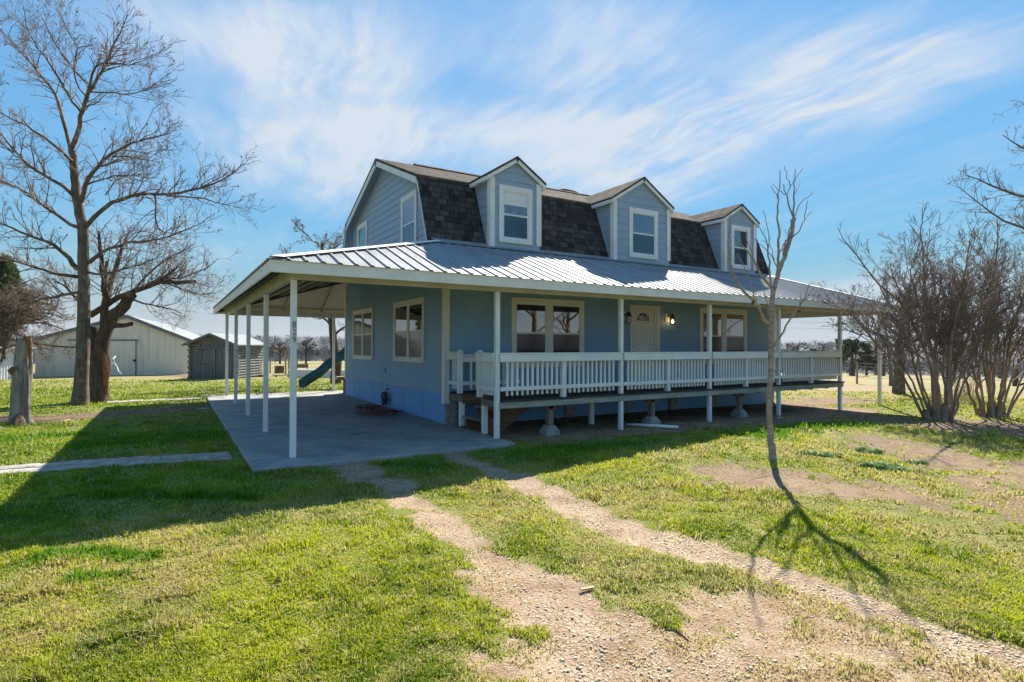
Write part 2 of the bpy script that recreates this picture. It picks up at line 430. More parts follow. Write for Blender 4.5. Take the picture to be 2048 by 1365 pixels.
def m_ground():
    m, t = mat_new('yard_ground')
    oc = t('ShaderNodeTexCoord').outputs['Object']
    at_ = t('ShaderNodeAttribute', attribute_name='mask')
    sp = t('ShaderNodeSeparateColor', {0: at_.outputs['Color']})
    dirt, gravel, lush, dry = sp.outputs[0], sp.outputs[1], sp.outputs[2], at_.outputs['Alpha']
    nA = t.noise(oc, .55, 4); nB = t.noise(oc, 3.2, 5, .65); nC = t.noise(oc, 22, 4, .7); nD = t.noise(oc, 90, 3)
    # thatch under the blades
    g = t.mix(t.rng(nB, .32, .68), (.11, .145, .018), (.29, .245, .10))
    g = t.mix(t.math('MULTIPLY', t.rng(nC, .4, .7), .5), g, (.18, .21, .028))
    g = t.mix(t.math('MULTIPLY', t.rng(nA, .5, .7), .35), g, (.27, .22, .09))
    # bare soil
    s_ = t.mix(t.rng(nB, .3, .7), (.235, .15, .092), (.40, .288, .188))
    s_ = t.mix(t.math('MULTIPLY', t.rng(nC, .5, .75), .6), s_, (.15, .095, .06))
    s_ = t.mix(t.math('MULTIPLY', t.rng(nD, .55, .72), .5), s_, (.45, .36, .265))
    # leaf mould and mulch where no stone was ever laid
    lo_ = t.mix(t.rng(nC, .3, .7), (.10, .066, .044), (.245, .17, .115))
    s_ = t.mix(t.rng(gravel, .03, .16), lo_, s_)
    # crushed limestone
    vo = t('ShaderNodeTexVoronoi', {'Vector': oc, 'Scale': 46.0, 'Randomness': 1.0})
    st_ = t.mix(t('ShaderNodeSeparateColor', {0: vo.outputs['Color']}).outputs[0], (.43, .335, .235), (.74, .62, .465))
    gv = t.mix(t.rng(vo.outputs['Distance'], .25, .55), st_, (.35, .255, .17))
    s2 = t.mix(t.math('MULTIPLY', gravel, t.rng(nB, .25, .6), True), s_, gv)
    # distant pasture
    f_ = t.mix(t.rng(t.noise(oc, .05, 4), .35, .65), (.34, .265, .14), (.27, .245, .105))
    f_ = t.mix(t.math('MULTIPLY', t.rng(nB, .4, .7), .4), f_, (.20, .16, .08))
    g = t.mix(dry, g, f_)
    edge = t.math('ADD', dirt, t.math('MULTIPLY', t.math('SUBTRACT', nC, .5), .5))
    edge = t.math('ADD', edge, t.math('MULTIPLY', t.math('SUBTRACT', nB, .5), .45))
    c = t.mix(t.rng(edge, .38, .62), g, s2)
    h = t.math('ADD', t.math('MULTIPLY', nC, .6), t.math('MULTIPLY', nD, .4))
    h = t.math('ADD', h, t.math('MULTIPLY', t.math('MULTIPLY', gravel, vo.outputs['Distance']), -.8))
    finish(t, principled(t, c, .95, .12, normal=bump(t, h, .8, .03)))
    return m
M['ground'] = m_ground()

def m_blade():
    m, t = mat_new('grass_blades')
    at_ = t('ShaderNodeAttribute', attribute_name='tone')
    sp = t('ShaderNodeSeparateColor', {0: at_.outputs['Color']})
    rnd, straw, lush = sp.outputs[0], sp.outputs[1], sp.outputs[2]
    c = t.mix(rnd, (.16, .235, .008), (.45, .475, .024))
    c = t.mix(lush, c, (.085, .235, .010))
    c = t.mix(straw, c, (.56, .45, .22))
    tr = t('ShaderNodeBsdfTranslucent', {'Color': c}).outputs[0]
    df = principled(t, c, .55, .25)
    mx = t('ShaderNodeMixShader', {0: .45, 1: df, 2: tr}).outputs[0]
    finish(t, mx)
    return m
M['blade'] = m_blade()

def m_leaf(name, c0, c1, tr_=.3):
    m, t = mat_new(name)
    oc = t('ShaderNodeTexCoord').outputs['Object']
    c = t.mix(t.rng(t.noise(oc, 5, 3), .3, .7), c0, c1)
    finish(t, t('ShaderNodeMixShader', {0: tr_, 1: principled(t, c, .6, .2), 2: t('ShaderNodeBsdfTranslucent', {'Color': c}).outputs[0]}).outputs[0])
    return m
M['leaf_cedar'] = m_leaf('cedar_foliage', (.035, .07, .012), (.10, .12, .03))
M['leaf_dry'] = m_leaf('dry_brown_leaves', (.12, .085, .045), (.22, .17, .09))
M['leaf_oak'] = m_leaf('dark_oak_foliage', (.035, .055, .02), (.075, .085, .035))
M['leaf_weed'] = m_leaf('weed_leaves', (.12, .23, .07), (.28, .38, .18))
M['pod'] = m_plain('dark_seed_pods', (.02, .016, .016), .8)
M['bark_main'] = m_bark('furrowed_grey_bark', (.20, .155, .115), (.085, .062, .046), lichen=(.26, .24, .18))
M['twig_main'] = m_bark('grey_twigs', (.27, .215, .175), (.14, .10, .085), (6, 6, 6), .2)
M['bark_fork'] = m_bark('dark_brown_bark', (.15, .105, .075), (.055, .038, .028))
M['bark_stump'] = m_bark('grey_dead_wood', (.36, .32, .27), (.17, .14, .115), (7, 7, 1.2))
M['redwood'] = m_bark('split_orange_heartwood', (.36, .16, .06), (.16, .07, .03), (14, 14, 2))
M['bark_young'] = m_bark('pale_banded_bark', (.38, .335, .285), (.20, .165, .14), (3.5, 3.5, 16), .5)
M['bark_myrtle'] = m_bark('smooth_tan_bark', (.40, .29, .205), (.19, .13, .09), (6, 6, 1.6), .4)
M['twig_myrtle'] = m_bark('reddish_twigs', (.29, .225, .19), (.17, .13, .11), (5, 5, 5), .1)
M['twig_brush'] = m_bark('brown_brush_twigs', (.22, .16, .12), (.11, .075, .055), (5, 5, 5), .1)
M['twig_far'] = m_bark('far_grey_twigs', (.034, .030, .028), (.019, .017, .016), (1, 1, 1), .1)
M['cane'] = m_plain('tan_canes', (.48, .37, .2), .8)
M['stone'] = m_plain('limestone_bits', (.64, .52, .375), .9, var=.35, scale=30)
M['paver'] = m_plain('concrete_pavers', (.33, .30, .26), .9, var=.3, scale=8)
M['hill'] = m_plain('wooded_hill_floor', (.045, .042, .040), .95, var=.25, scale=.05)
M['wire'] = m_plain('grey_wire', (.16, .16, .17), .5, .6)

def m_barn(name, c0, dirt, period):
    m, t = mat_new(name)
    oc = t('ShaderNodeTexCoord').outputs['Object']
    n = t.noise(t.mapping(oc, sc=(2.5, 2.5, .4)), 1.5, 5); n2 = t.noise(oc, .6, 4)
    c = t.mix(t.math('MULTIPLY', t.rng(n, .45, .75), .5), c0, dirt)
    c = t.mix(t.math('MULTIPLY', t.rng(n2, .45, .7), .3), c, tuple(v*.7 for v in c0))
    finish(t, principled(t, c, .75, .2, 0.0))
    return m
M['barnmetal'] = m_barn('cream_sheet_metal', (.74, .68, .55), (.46, .42, .35), .3)
M['barnroof'] = m_barn('pale_sheet_roof', (.24, .27, .27), (.17, .19, .19), .3)
M['shedwhite'] = m_barn('white_board_wall', (.68, .72, .74), (.45, .47, .48), .3)
M['darktrim'] = m_plain('grey_barn_trim', (.16, .165, .17), .5, .3)

# ------------------------------------------------------------------ ground sheet
def lines(*segs):                       # monotone coordinate list from (start, stop, step) runs, stretched to +-900 m
    out = []
    for a, b, s_ in segs: out += list(np.arange(a, b, s_))
    out.append(segs[-1][1])
    st0 = segs[0][2]; lo = out[0]; ext = []
    while lo > -900: st0 *= 1.25; lo -= st0; ext.append(lo)
    st1 = segs[-1][2]; hi = out[-1]; ex2 = []
    while hi < 1100: st1 *= 1.2; hi += st1; ex2.append(hi)
    return np.array(ext[::-1] + out + ex2)
def world_line(pts): return [gp(*p)[:2] for p in pts]
def line_dist(x, y, pl):
    d = np.full(x.shape, 1e9)
    for a, b in zip(pl[:-1], pl[1:]):
        ab = b-a; t = np.clip(((x-a[0])*ab[0]+(y-a[1])*ab[1])/(ab@ab+1e-9), 0, 1)
        d = np.minimum(d, np.hypot(x-a[0]-t*ab[0], y-a[1]-t*ab[1]))
    return d
TRACKS = [  # wheel tracks and bare patches: pixel path, half width, strength, gravel share
    (world_line([(700, 930), (735, 955), (790, 975)]), .26, 1.0, .9),
    (world_line([(760, 960), (800, 995), (870, 1040), (960, 1100), (1040, 1160), (1120, 1240), (1190, 1340), (1230, 1480)]), .21, .95, .5),
    (world_line([(1040, 1160), (1130, 1225), (1250, 1290), (1420, 1370)]), .42, .95, .45),
    (world_line([(900, 912), (960, 930), (1020, 950)]), .20, 1.0, .9),
    (world_line([(1000, 945), (1080, 985), (1180, 1030), (1300, 1070), (1420, 1108), (1560, 1150), (1720, 1205), (1900, 1270), (2100, 1340)]), .21, .97, .8),
    (world_line([(1330, 1330), (1500, 1310), (1700, 1320), (1900, 1400)]), .70, .85, .25), (world_line([(1500, 1230), (1750, 1290), (2060, 1390)]), .40, .80, .4), (world_line([(1560, 1150), (1700, 1190)]), .42, .55, .4),
    (world_line([(1120, 1340), (1450, 1395), (2100, 1430)]), .50, .92, .3),
    (world_line([(1470, 950), (1600, 960), (1760, 985)]), .50, .95, .1),
    (world_line([(1700, 830), (1850, 850), (1980, 846), (2100, 870)]), .85, .92, .05),
    (world_line([(1800, 890), (1950, 930), (2080, 970)]), .95, .85, .1),
    (world_line([(1850, 1010), (2048, 1040)]), .6, .6, .1),
    (world_line([(-60, 838), (120, 838), (260, 824), (410, 815)]), .55, .98, .02),
    (world_line([(980, 872), (1150, 866), (1350, 850), (1540, 836), (1690, 822)]), .95, .95, .12),
    (world_line([(1690, 800), (1600, 806)]), 1.0, .8, .1),
    (world_line([(1700, 778), (1790, 776)]), 2.2, .75, .2),
    (world_line([(330, 748), (400, 757)]), 1.0, .6, .05),
]
LUSH = [(world_line([(120, 1112), (200, 1106), (290, 1118)]), .15), (world_line([(165, 1162), (240, 1152)]), .10), (world_line([(345, 1046), (360, 1046)]), .07),
        (world_line([(200, 990), (500, 1000)]), .12), (world_line([(200, 890), (400, 870)]), .5), (world_line([(780, 930), (880, 935)]), .2),
        (world_line([(1040, 905), (1300, 885)]), .4), (world_line([(1520, 870), (1700, 850)]), .4), (world_line([(20, 880), (150, 870)]), .3)]
def masks(x, y):
    n1 = fbm(x*1.7, y*1.7, 3); n2 = fbm(x*6, y*6, 9, 3); n0 = fbm(x*.6, y*.6, 21)
    dirt = np.zeros_like(x); grav = np.zeros_like(x)
    for pl, hw, s_, gr in TRACKS:
        d = line_dist(x, y, pl) + (n1-.5)*hw*1.5 + (n2-.5)*hw*1.1
        m_ = s_*sstep(hw*1.75, hw*.25, d)
        grav = np.maximum(grav, gr*m_)
        dirt = np.maximum(dirt, m_)
    isl = sstep(.57, .66, fbm(x*3.6, y*3.6, 87))
    dirt = dirt*(1-.75*isl*sstep(1.0, .75, dirt)*.8*sstep(-1.2, -2.2, y))
    dirt = np.maximum(dirt, .75*sstep(.60, .72, n0)*sstep(.45, .62, n2)*sstep(-1.5, 2.5, x)*.8)
    dirt = np.maximum(dirt, sstep(3.2, 3.5, x)*sstep(14.2, 13.8, x)*sstep(-.25, .25, y+(n1-.5)*.6)*sstep(11.5, 11, y))
    lush = np.zeros_like(x)
    for pl, hw in LUSH:
        lush = np.maximum(lush, sstep(hw*1.4, hw*.5, line_dist(x, y, pl)+(n1-.5)*hw*1.6))
    dx, dy = x-CAM[0], y-CAM[1]
    D = np.hypot(dx, dy); ang = np.degrees(np.arctan2(dx, dy))
    dry = np.clip(sstep(24, 32, D)*(.75+.25*sstep(10, 16, ang)) + .75*sstep(17, 22, D)*sstep(48, 54, ang), 0, 1)
    return dirt, grav, lush, dry
gx = lines((-14, -7, .25), (-7, 12, .09), (12, 20, .16), (20, 60, .8))
gy = lines((-9, -7.2, .2), (-7.2, 1.5, .09), (1.5, 14, .25), (14, 60, .8))
GX, GY = np.meshgrid(gx, gy)
gz = ground_z(GX, GY)
md, mg, ml, my = masks(GX, GY)
gz = gz + (fbm(GX*3.1, GY*3.1, 5)-.5)*.035*np.exp(-(np.hypot(GX-CAM[0], GY-CAM[1])/16)**2) - md*.018
inside = (GX > -.50) & (GX < 14) & (GY > -.50) & (GY < 11.6)
gz = np.where(inside, np.minimum(gz, -.055), gz)
nxg, nyg = len(gx), len(gy)
idx = np.arange(nxg*nyg).reshape(nyg, nxg)
GF = np.stack([idx[:-1, :-1], idx[:-1, 1:], idx[1:, 1:], idx[1:, :-1]], -1).reshape(-1, 4)
go = np_mesh('ground', np.stack([GX, GY, gz], -1).reshape(-1, 3), GF, M['ground'],
             attr={'mask': np.stack([md, mg, ml, my], -1).reshape(-1, 4)}, smooth=True)
tag(go, kind='structure')

# concrete slab under the carport
mb = MB(); mb.box(-.57, 3.33, -.56, 2.0, -.14, 0.0); mb.box(-.57, 3.36, 2.0, 11.35, -.14, 0.0); mb.box(3.363, 9, 9.75, 11.35, -.14, -.003)
tag(mb.build('patio', M['concrete'], bevel=.012), kind='structure')
# row of square pavers running left from the slab, and a narrow walk behind the dirt bed
mb = MB(); rp = random.Random(5)
a0, a1 = gp(-160, 953), np.array([-.62, .78, 0])
for i in range(14):
    for j in range(2):
        t0 = (i+.06*rp.random())/14; c = a0*(1-t0)+a1*t0
        if c[0] < -.95 or i == 13:
            c = c + np.array([0, (j-.5)*.30, 0]); zz_ = float(ground_z(c[0], c[1]))
            mb.box(c[0]-.14, c[0]+.14, c[1]-.135, c[1]+.135, zz_-.05, zz_+.022+.01*rp.random())
mb2 = MB()
b0, b1 = gp(215, 806), gp(408, 798)
for i in range(9):
    c = b0+(b1-b0)*(i+.5)/9; zz_ = float(ground_z(c[0], c[1]))
    mb2.box(c[0]-.15, c[0]+.15, c[1]-.28, c[1]+.28, zz_-.05, zz_+.025+.008*rp.random())
tag(mb.build('path', M['paver'], bevel=.01), kind='structure')
tag(mb2.build('walkway', M['paver'], bevel=.01), kind='structure')

# ------------------------------------------------------------------ farmhouse
H0 = Vector((8.7, 5.9, 0))
house = thing('farmhouse', H0, 'blue two-storey farmhouse with gambrel roof, three dormers and wraparound porch', 'house')
XL, XR, YF, YB = 3.25, 14.1, 2.06, 9.62        # outer walls
EX0, EX1, EY0, EY1, EZ = -.36, 16.3, -.36, 11.63, 2.70   # porch eaves
TX0, TX1, TY0, TY1, TZ = 3.25, 14.1, 2.30, 9.45, 3.72    # where the porch roof meets the house
def W_left(u, v, o): return (XL-o, u, v)
def W_front(u, v, o): return (u, YF-o, v)
def W_right(u, v, o): return (XR+o, u, v)
def W_back(u, v, o): return (u, YB+o, v)
def wbox(mb, W, u0, u1, v0, v1, o0, o1, m=0):
    a, b = W(u0, v0, o0), W(u1, v1, o1)
    return mb.box(a[0], b[0], a[1], b[1], a[2], b[2], m)
def siding(mb, W, poly, exp_, lip, phase=0.0):
    """lapped boards over a convex polygon (u, v) in a wall's own plane"""
    vs = [p[1] for p in poly]; v0, v1 = min(vs), max(vs)
    rows = [v0 + phase + i*exp_ for i in range(-1, int((v1-v0)/exp_)+3)]
    cuts = sorted(set([round(v, 4) for v in rows if v0 < v < v1] + [v0, v1] + [round(v, 4) for v in vs]))
    def span(v):
        us = []
        for (ua, va), (ub, vb) in zip(poly, poly[1:]+poly[:1]):
            if min(va, vb)-1e-6 <= v <= max(va, vb)+1e-6:
                if abs(vb-va) < 1e-6: us += [ua, ub]
                else: us.append(ua+(ub-ua)*(v-va)/(vb-va))
        return min(us), max(us)
    for a, b in zip(cuts[:-1], cuts[1:]):
        if b-a < 1e-3: continue
        base = max([r_ for r_ in rows if r_ <= a+1e-4]); 
        oa = lip*(1-(a-base)/exp_); ob = lip*(1-(b-base)/exp_)
        (l0, r0), (l1, r1) = span(a+1e-4), span(b-1e-4)
        q = [W(l0, a, oa), W(r0, a, oa), W(r1, b, ob), W(l1, b, ob)]
        mb.add(q, [(0, 1, 2, 3)])
        if abs(a-base) < 1e-3:
            q = [W(l0, a, 0), W(r0, a, 0), W(r0, a, lip), W(l0, a, lip)]
            mb.add(q, [(0, 1, 2, 3)])
def hb(name, mb, mats, parent=None, **k): return mb.build(name, mats, parent or house, **k)

# walls: a solid core for each wall, boards in front of it
mb = MB()
mb.box(XL+.01, XL+.16, YF+.2, YB-.2, .55, 3.66); siding(mb, W_left, [(YF, .58), (YB, .58), (YB, 3.45), (YF, 3.55)],   .185, .011, .05)
hb('wall', mb, M['siding'])
mb = MB()
mb.box(XL+.01, XR-.01, YF+.01, YF+.16, .30, 3.45); siding(mb, W_front, [(XL, .42), (XR, .42), (XR, 3.45), (XL, 3.45)],   .185, .011, .02)
hb('wall', mb, M['siding'])
mb = MB(); mb.box(XR-.16, XR-.01, YF+.2, YB-.2, .42, 3.66); siding(mb, W_right, [(YF, .42), (YB, .42), (YB, 3.5), (YF, 3.5)],   .185, .011); hb('wall', mb, M['siding'])
mb = MB(); mb.box(XL+.01, XR-.01, YB-.16, YB-.01, .42, 3.45); siding(mb, W_back, [(XL, .42), (XR, .42), (XR, 3.45), (XL, 3.45)],   .185, .011); hb('wall', mb, M['siding'])
# gambrel profile (y, z)
GAM = [(2.31, 3.65), (2.94, 5.23), (5.88, 6.41), (8.82, 5.23), (9.45, 3.65)]
def inset(d):
    return [(2.31+d*1.0, 3.60), (2.94+d*.80, 5.23-d*.62), (5.88, 6.41-d*1.08), (8.82-d*.80, 5.23-d*.62), (9.45-d*1.0, 3.60)]
for xw, W_, sgn in ((XL, W_left, 1), (XR, W_right, -1)):
    mb = MB(); pin = inset(.10)
    siding(mb, W_, [(u, v) for u, v in pin], .172, .012, .06)
    mb.prism([(xw+sgn*.015, u, v) for u, v in inset(.14)], (sgn*.1, 0, 0))
    hb('gable_wall', mb, M['siding_upper'])
# gambrel roof: shingled slabs, each slope a slab of its own
RX0, RX1 = 3.0, 14.36
def slab(mb, a, b, th, m):
    d = Vector((0, b[0]-a[0], b[1]-a[1])).normalized(); n = Vector((0, -d.z, d.y)) if d.y > 0 else Vector((0, -d.z, d.y))
    if n.z < 0: n = -n
    A, B = Vector((RX0, a[0], a[1])), Vector((RX0, b[0], b[1]))
    mb.prism([A, B, B-n*th, A-n*th], (RX1-RX0, 0, 0), m)
mb = MB()
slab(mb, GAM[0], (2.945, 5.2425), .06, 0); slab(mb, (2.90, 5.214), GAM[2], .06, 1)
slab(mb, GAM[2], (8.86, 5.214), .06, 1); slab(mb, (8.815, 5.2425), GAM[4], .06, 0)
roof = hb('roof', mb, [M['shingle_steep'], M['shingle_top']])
mb = MB()                                # ridge vent
mb.prism([(4.05, 5.70, 6.37), (4.05, 5.88, 6.455), (4.05, 6.06, 6.37), (4.05, 6.02, 6.34), (4.05, 5.74, 6.34)], (9.6, 0, 0))
hb('ridge_vent', mb, M['shingle_top'], roof)
# rake boards and soffits at both gables
for x_, sgn in ((RX0, 1), (RX1, -1)):
    mb = MB(); ms = MB()
    def strip(mbx, p, q, off, depth, x0, x1):
        d = Vector((0, q[0]-p[0], q[1]-p[1])).normalized(); n = Vector((0, -d.z, d.y))
        if n.z < 0: n = -n
        if abs(d.z) > .8: n = Vector((0, -abs(n.y) if p[0] < 5.88 else abs(n.y), n.z))
        A, B = Vector((x0, p[0], p[1]))-n*off, Vector((x0, q[0], q[1]))-n*off
        mbx.prism([A, B, B-n*depth, A-n*depth], (x1-x0, 0, 0))
    for i in range(4):
        p, q = GAM[i], GAM[i+1]; steep = i in (0, 3)
        strip(mb, p, q, .062, .05 if steep else .13, x_+sgn*.004, x_+sgn*.03)
        strip(ms, p, q, .064, .02, x_+sgn*.031, x_+sgn*.25)
    hb('rake_board', mb, M['white']); hb('soffit', ms, M['soffit'])
# skylight dome on the back of the ridge
mb = MB(); c = (9.55, 6.55, 6.10)
mb.box(c[0]-.58, c[0]+.58, c[1]-.5, c[1]+.5, c[2]-.12, c[2]+.36)
sk = hb('skylight', mb, M['curb'])
mb = MB(); vs = []; fs = []
for i in range(7):
    a = i/6*math.pi/2
    for j in range(20):
        b_ = j/20*2*math.pi
        rx = .54*math.cos(a)*(1+.08*math.cos(4*b_)*-1); ry = .46*math.cos(a)*(1-.08*math.cos(4*b_))
        vs.append((c[0]+rx*math.cos(b_), c[1]+ry*math.sin(b_), c[2]+.36+.24*math.sin(a)))
fs = [(i*20+j, i*20+(j+1) % 20, (i+1)*20+(j+1) % 20, (i+1)*20+j) for i in range(6) for j in range(20)]
mb.add(vs, fs); hb('dome', mb, M['dome'], sk, smooth=True)

# porch roof: ribbed metal on four hipped slopes
def ribs_profile(u0, u1, per=.2285):
    us = []; k0 = math.floor(u0/per)
    k = k0
    while k*per < u1+per:
        b_ = k*per
        for du, h in ((-.034, 0), (-.014, .021), (.014, .021), (.034, 0), (.086, 0), (.094, .004), (.104, 0), (.128, 0), (.138, .004), (.146, 0)):
            us.append((b_+du, h))
        k += 1
    return [p for p in us if u0 < p[0] < u1]
def facet(name, eave0, eave1, top0, top1):
    E0, E1, T0, T1 = map(Vector, (eave0, eave1, top0, top1))
    L = (E1-E0).length; ud = (E1-E0).normalized()
    s0 = (T0-E0).dot(ud); s1 = (T1-E0).dot(ud)
    foot = E0+ud*s0; up_ = T0-foot                 # straight up the slope at full depth
    nrm = ud.cross(up_.normalized()); nrm = nrm if nrm.z > 0 else -nrm
    prof = [(0.001, 0)] + ribs_profile(0.002, L-.002) + [(L-.001, 0)]
    prof += [(s0, 0), (s1, 0)]
    prof.sort()
    mb = MB(); vs = []
    for u, h in prof:
        f_ = 1.0
        if u < s0: f_ = u/s0
        if u > s1: f_ = (L-u)/(L-s1)
        p = E0+ud*u+nrm*h
        vs += [p-up_.normalized()*.03, p+up_*f_]
    mb.add(vs, [(2*i, 2*i+2, 2*i+3, 2*i+1) for i in range(len(prof)-1)])
    return hb(name, mb, M['metalroof'])
z_ = EZ+.02
cor = [(EX0, EY0, z_), (EX1, EY0, z_), (EX1, EY1, z_), (EX0, EY1, z_)]
top = [(TX0, TY0, TZ), (TX1, TY0, TZ), (TX1, TY1, TZ), (TX0, TY1, TZ)]
pr = facet('porch_roof', cor[0], cor[1], top[0], top[1])
facet('porch_roof', cor[1], cor[2], top[1], top[2])
facet('porch_roof', cor[2], cor[3], top[2], top[3])
facet('porch_roof', cor[3], cor[0], top[3], top[0])
for i in range(4):                        # hip caps
    a, b = Vector(cor[i]), Vector(top[i]); mb = MB()
    d = (b-a).normalized(); sx = 1 if i in (0, 3) else -1; sy = 1 if i in (0, 1) else -1
    # points on either side, on the two facets
    k1 = (TZ-z_)/(TY0-EY0); k2 = (TZ-z_)/abs(TX0-EX0) if i in (0, 3) else (TZ-z_)/(EX1-TX1)
    wy = Vector((.17*sx, 0, 0)); wx = Vector((0, .17*sy, 0))
    lift = Vector((0, 0, .042))
    fa = a+lift; fb = b+lift
    A1 = fa+wy+Vector((0, 0, -.004)); B1 = fb+wy*1.0+Vector((0, 0, -.004))       # towards the front or back slope: same y, so lower by nothing along the eave
    A2 = fa+wx+Vector((0, 0, -.004)); B2 = fb+wx+Vector((0, 0, -.004))
    mb.add([A1, B1, fb, fa, A2, B2], [(0, 1, 2, 3), (3, 2, 5, 4)])
    hb('hip_cap', mb, M['white'])
mb = MB()                                 # flashing where the metal meets the shingles
k1 = (TZ-z_)/(TY0-EY0)
mb.add([(TX0-.2, 2.04, z_+k1*(2.04-EY0)+.03), (RX1, 2.04, z_+k1*(2.04-EY0)+.03), (RX1, 2.325, TZ+.06), (TX0-.2, 2.325, TZ+.06)], [(0, 1, 2, 3)])
hb('flashing', mb, M['metalroof'])
# undersides
def under(poly, mat, name): 
    mb = MB(); mb.prism(poly, (0, 0, -.012)); return hb(name, mb, mat)
zl = -.035
fl = [(EX0+.03, EY0+.03, EZ+zl), (EX1-.03, EY0+.03, EZ+zl), (TX1, TY0-.02, TZ+zl), (TX0, TY0-.02, TZ+zl)]
under(fl, M['ceiling'], 'porch_ceiling')
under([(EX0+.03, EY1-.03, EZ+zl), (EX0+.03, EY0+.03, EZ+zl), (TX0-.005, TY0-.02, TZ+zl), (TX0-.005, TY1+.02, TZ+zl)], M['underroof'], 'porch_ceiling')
under([(EX1-.03, EY1-.03, EZ+zl), (EX0+.03, EY1-.03, EZ+zl), (TX0, TY1+.02, TZ+zl), (TX1, TY1+.02, TZ+zl)], M['ceiling'], 'porch_ceiling')
under([(EX1-.03, EY0+.03, EZ+zl), (EX1-.03, EY1-.03, EZ+zl), (TX1, TY1, TZ+zl), (TX1, TY0, TZ+zl)], M['ceiling'], 'porch_ceiling')
# rafters under the back and right slopes, purlins under the carport
def rafter(a, b, mat, w_=.045, h_=.10):
    mb = MB(); mb.bar(Vector(a)-Vector((0, 0, .10)), Vector(b)-Vector((0, 0, .10)), w_, h_); return hb('rafter', mb, mat)
for i in range(13):
    x_ = .5+i*1.2
    f_ = min(1.0, (x_-EX0)/(TX0-EX0), (EX1-x_)/(EX1-TX1))
    rafter((x_, EY1-.05, EZ), (x_, EY1+(TY1-EY1)*f_*.99, EZ+(TZ-EZ)*f_*.99), M['ceiling'])
for i in range(7):
    y_ = -.0+i*1.9+.6
    f_ = min(1.0, (y_-EY0)/(TY0-EY0), (EY1-y_)/(EY1-TY1))
    rafter((EX1-.05, y_, EZ), (EX1+(TX1-EX1)*f_*.98, y_, EZ+(TZ-EZ)*f_*.98), M['ceiling'])
for i in range(7):
    f_ = (i+.5)/7; x_ = EX0+(TX0-EX0)*f_; zz_ = EZ+(TZ-EZ)*f_-.075
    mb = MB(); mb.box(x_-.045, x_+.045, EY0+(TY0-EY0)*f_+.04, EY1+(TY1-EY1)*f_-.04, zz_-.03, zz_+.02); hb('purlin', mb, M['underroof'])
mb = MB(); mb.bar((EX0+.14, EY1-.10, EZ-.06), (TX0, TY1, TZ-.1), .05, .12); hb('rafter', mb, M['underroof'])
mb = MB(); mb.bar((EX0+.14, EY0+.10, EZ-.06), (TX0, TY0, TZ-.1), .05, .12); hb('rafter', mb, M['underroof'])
# fascia and beams
def fascia(x0, x1, y0, y1): mb = MB(); mb.box(x0, x1, y0, y1, 2.545, EZ+.012); return hb('fascia', mb, M['white'], bevel=.004)
fascia(EX0, EX1, EY0, EY0+.03); fascia(EX0, EX1, EY1-.03, EY1); fascia(EX0-.002, EX0+.03, EY0+.032, EY1-.032); fascia(EX1-.03, EX1+.002, EY0+.032, EY1-.032)
PX = {'B': 3.29, 'C': 6.09, 'D': 8.675, 'E': 11.175, 'F': 13.87, 'G': 15.93}
PYS = [0.0, 2.706, 5.475, 8.335, 11.27]
def beam(x0, x1, y0, y1): mb = MB(); mb.box(x0, x1, y0, y1, 2.50, 2.685); return hb('beam', mb, M['beam'], bevel=.005)
beam(-.05, 15.98, -.045, .045); beam(-.05, 15.98, 11.225, 11.315); beam(-.046, .046, .048, 11.222); beam(15.885, 15.975, .048, 11.222)
# posts
def post(x, y, z0, z1=2.497, w_=.040, label=None):
    mb = MB(); mb.box(x-w_, x+w_, y-w_, y+w_, z0, z1); return hb('porch_post', mb, M['whitewear'], bevel=.006, label=label)
pA = post(0, 0, .001, label='corner post carrying the house number')
for y_ in PYS[1:]: post(0, y_, .001)
post(3.27, 11.27, .001); post(7.5, 11.27, .001); post(11.8, 11.27, .001); post(15.93, 11.27, float(ground_z(15.93, 11.27))-.1)
for k in 'BCDEFG': post(PX[k], 0, float(ground_z(PX[k], 0))-.12)
post(15.93, 3.8, float(ground_z(15.93, 3.8))-.1); post(15.93, 7.6, float(ground_z(15.93, 7.6))-.1)
def text_mesh(txt, size, name, mat, parent, origin, ux, uz, thick=.004):
    cu = bpy.data.curves.new('t', 'FONT'); cu.body = txt; cu.size = size; cu.extrude = thick/2; cu.align_x = 'CENTER'; cu.resolution_u = 4
    ob = bpy.data.objects.new('t', cu); SC.collection.objects.link(ob)
    dg = bpy.context.evaluated_depsgraph_get()
    me = bpy.data.meshes.new_from_object(ob.evaluated_get(dg))
    SC.collection.objects.unlink(ob); bpy.data.objects.remove(ob); bpy.data.curves.remove(cu)
    ux, uz = Vector(ux), Vector(uz); n = ux.cross(uz)
    off = root_loc(parent)
    for v in me.vertices:
        v.co = Vector(origin)+ux*v.co.x+uz*v.co.y+n*v.co.z-off
    me.name = name; me.materials.clear(); me.materials.append(mat)
    o = bpy.data.objects.new(name, me); SC.collection.objects.link(o); o.parent = parent
    return o
for ch, zc in (('8', 1.822), ('2', 1.716), ('9', 1.608)):
    text_mesh(ch, .132, 'house_number', M['digit'], pA, (.003, -.0425, zc), (.86, 0, 0), (0, 0, 1))
# corner boards
for x_, y_, z0_ in ((XL, YF, .40), (XL, YB, .50)):
    mb = MB(); sy = 1 if y_ == YF else -1
    mb.box(x_-.028, x_+.0, y_-.028*sy, y_+.085*sy, z0_, 3.2); mb.box(x_+.002, x_+.095, y_-.028*sy, y_-.001*sy, z0_, 3.2)
    hb('corner_board', mb, M['white'], bevel=.003)
mb = MB(); mb.box(XR-.09, XR+.028, YF-.028, YF, .4, 3.2); hb('corner_board', mb, M['white'], bevel=.003)
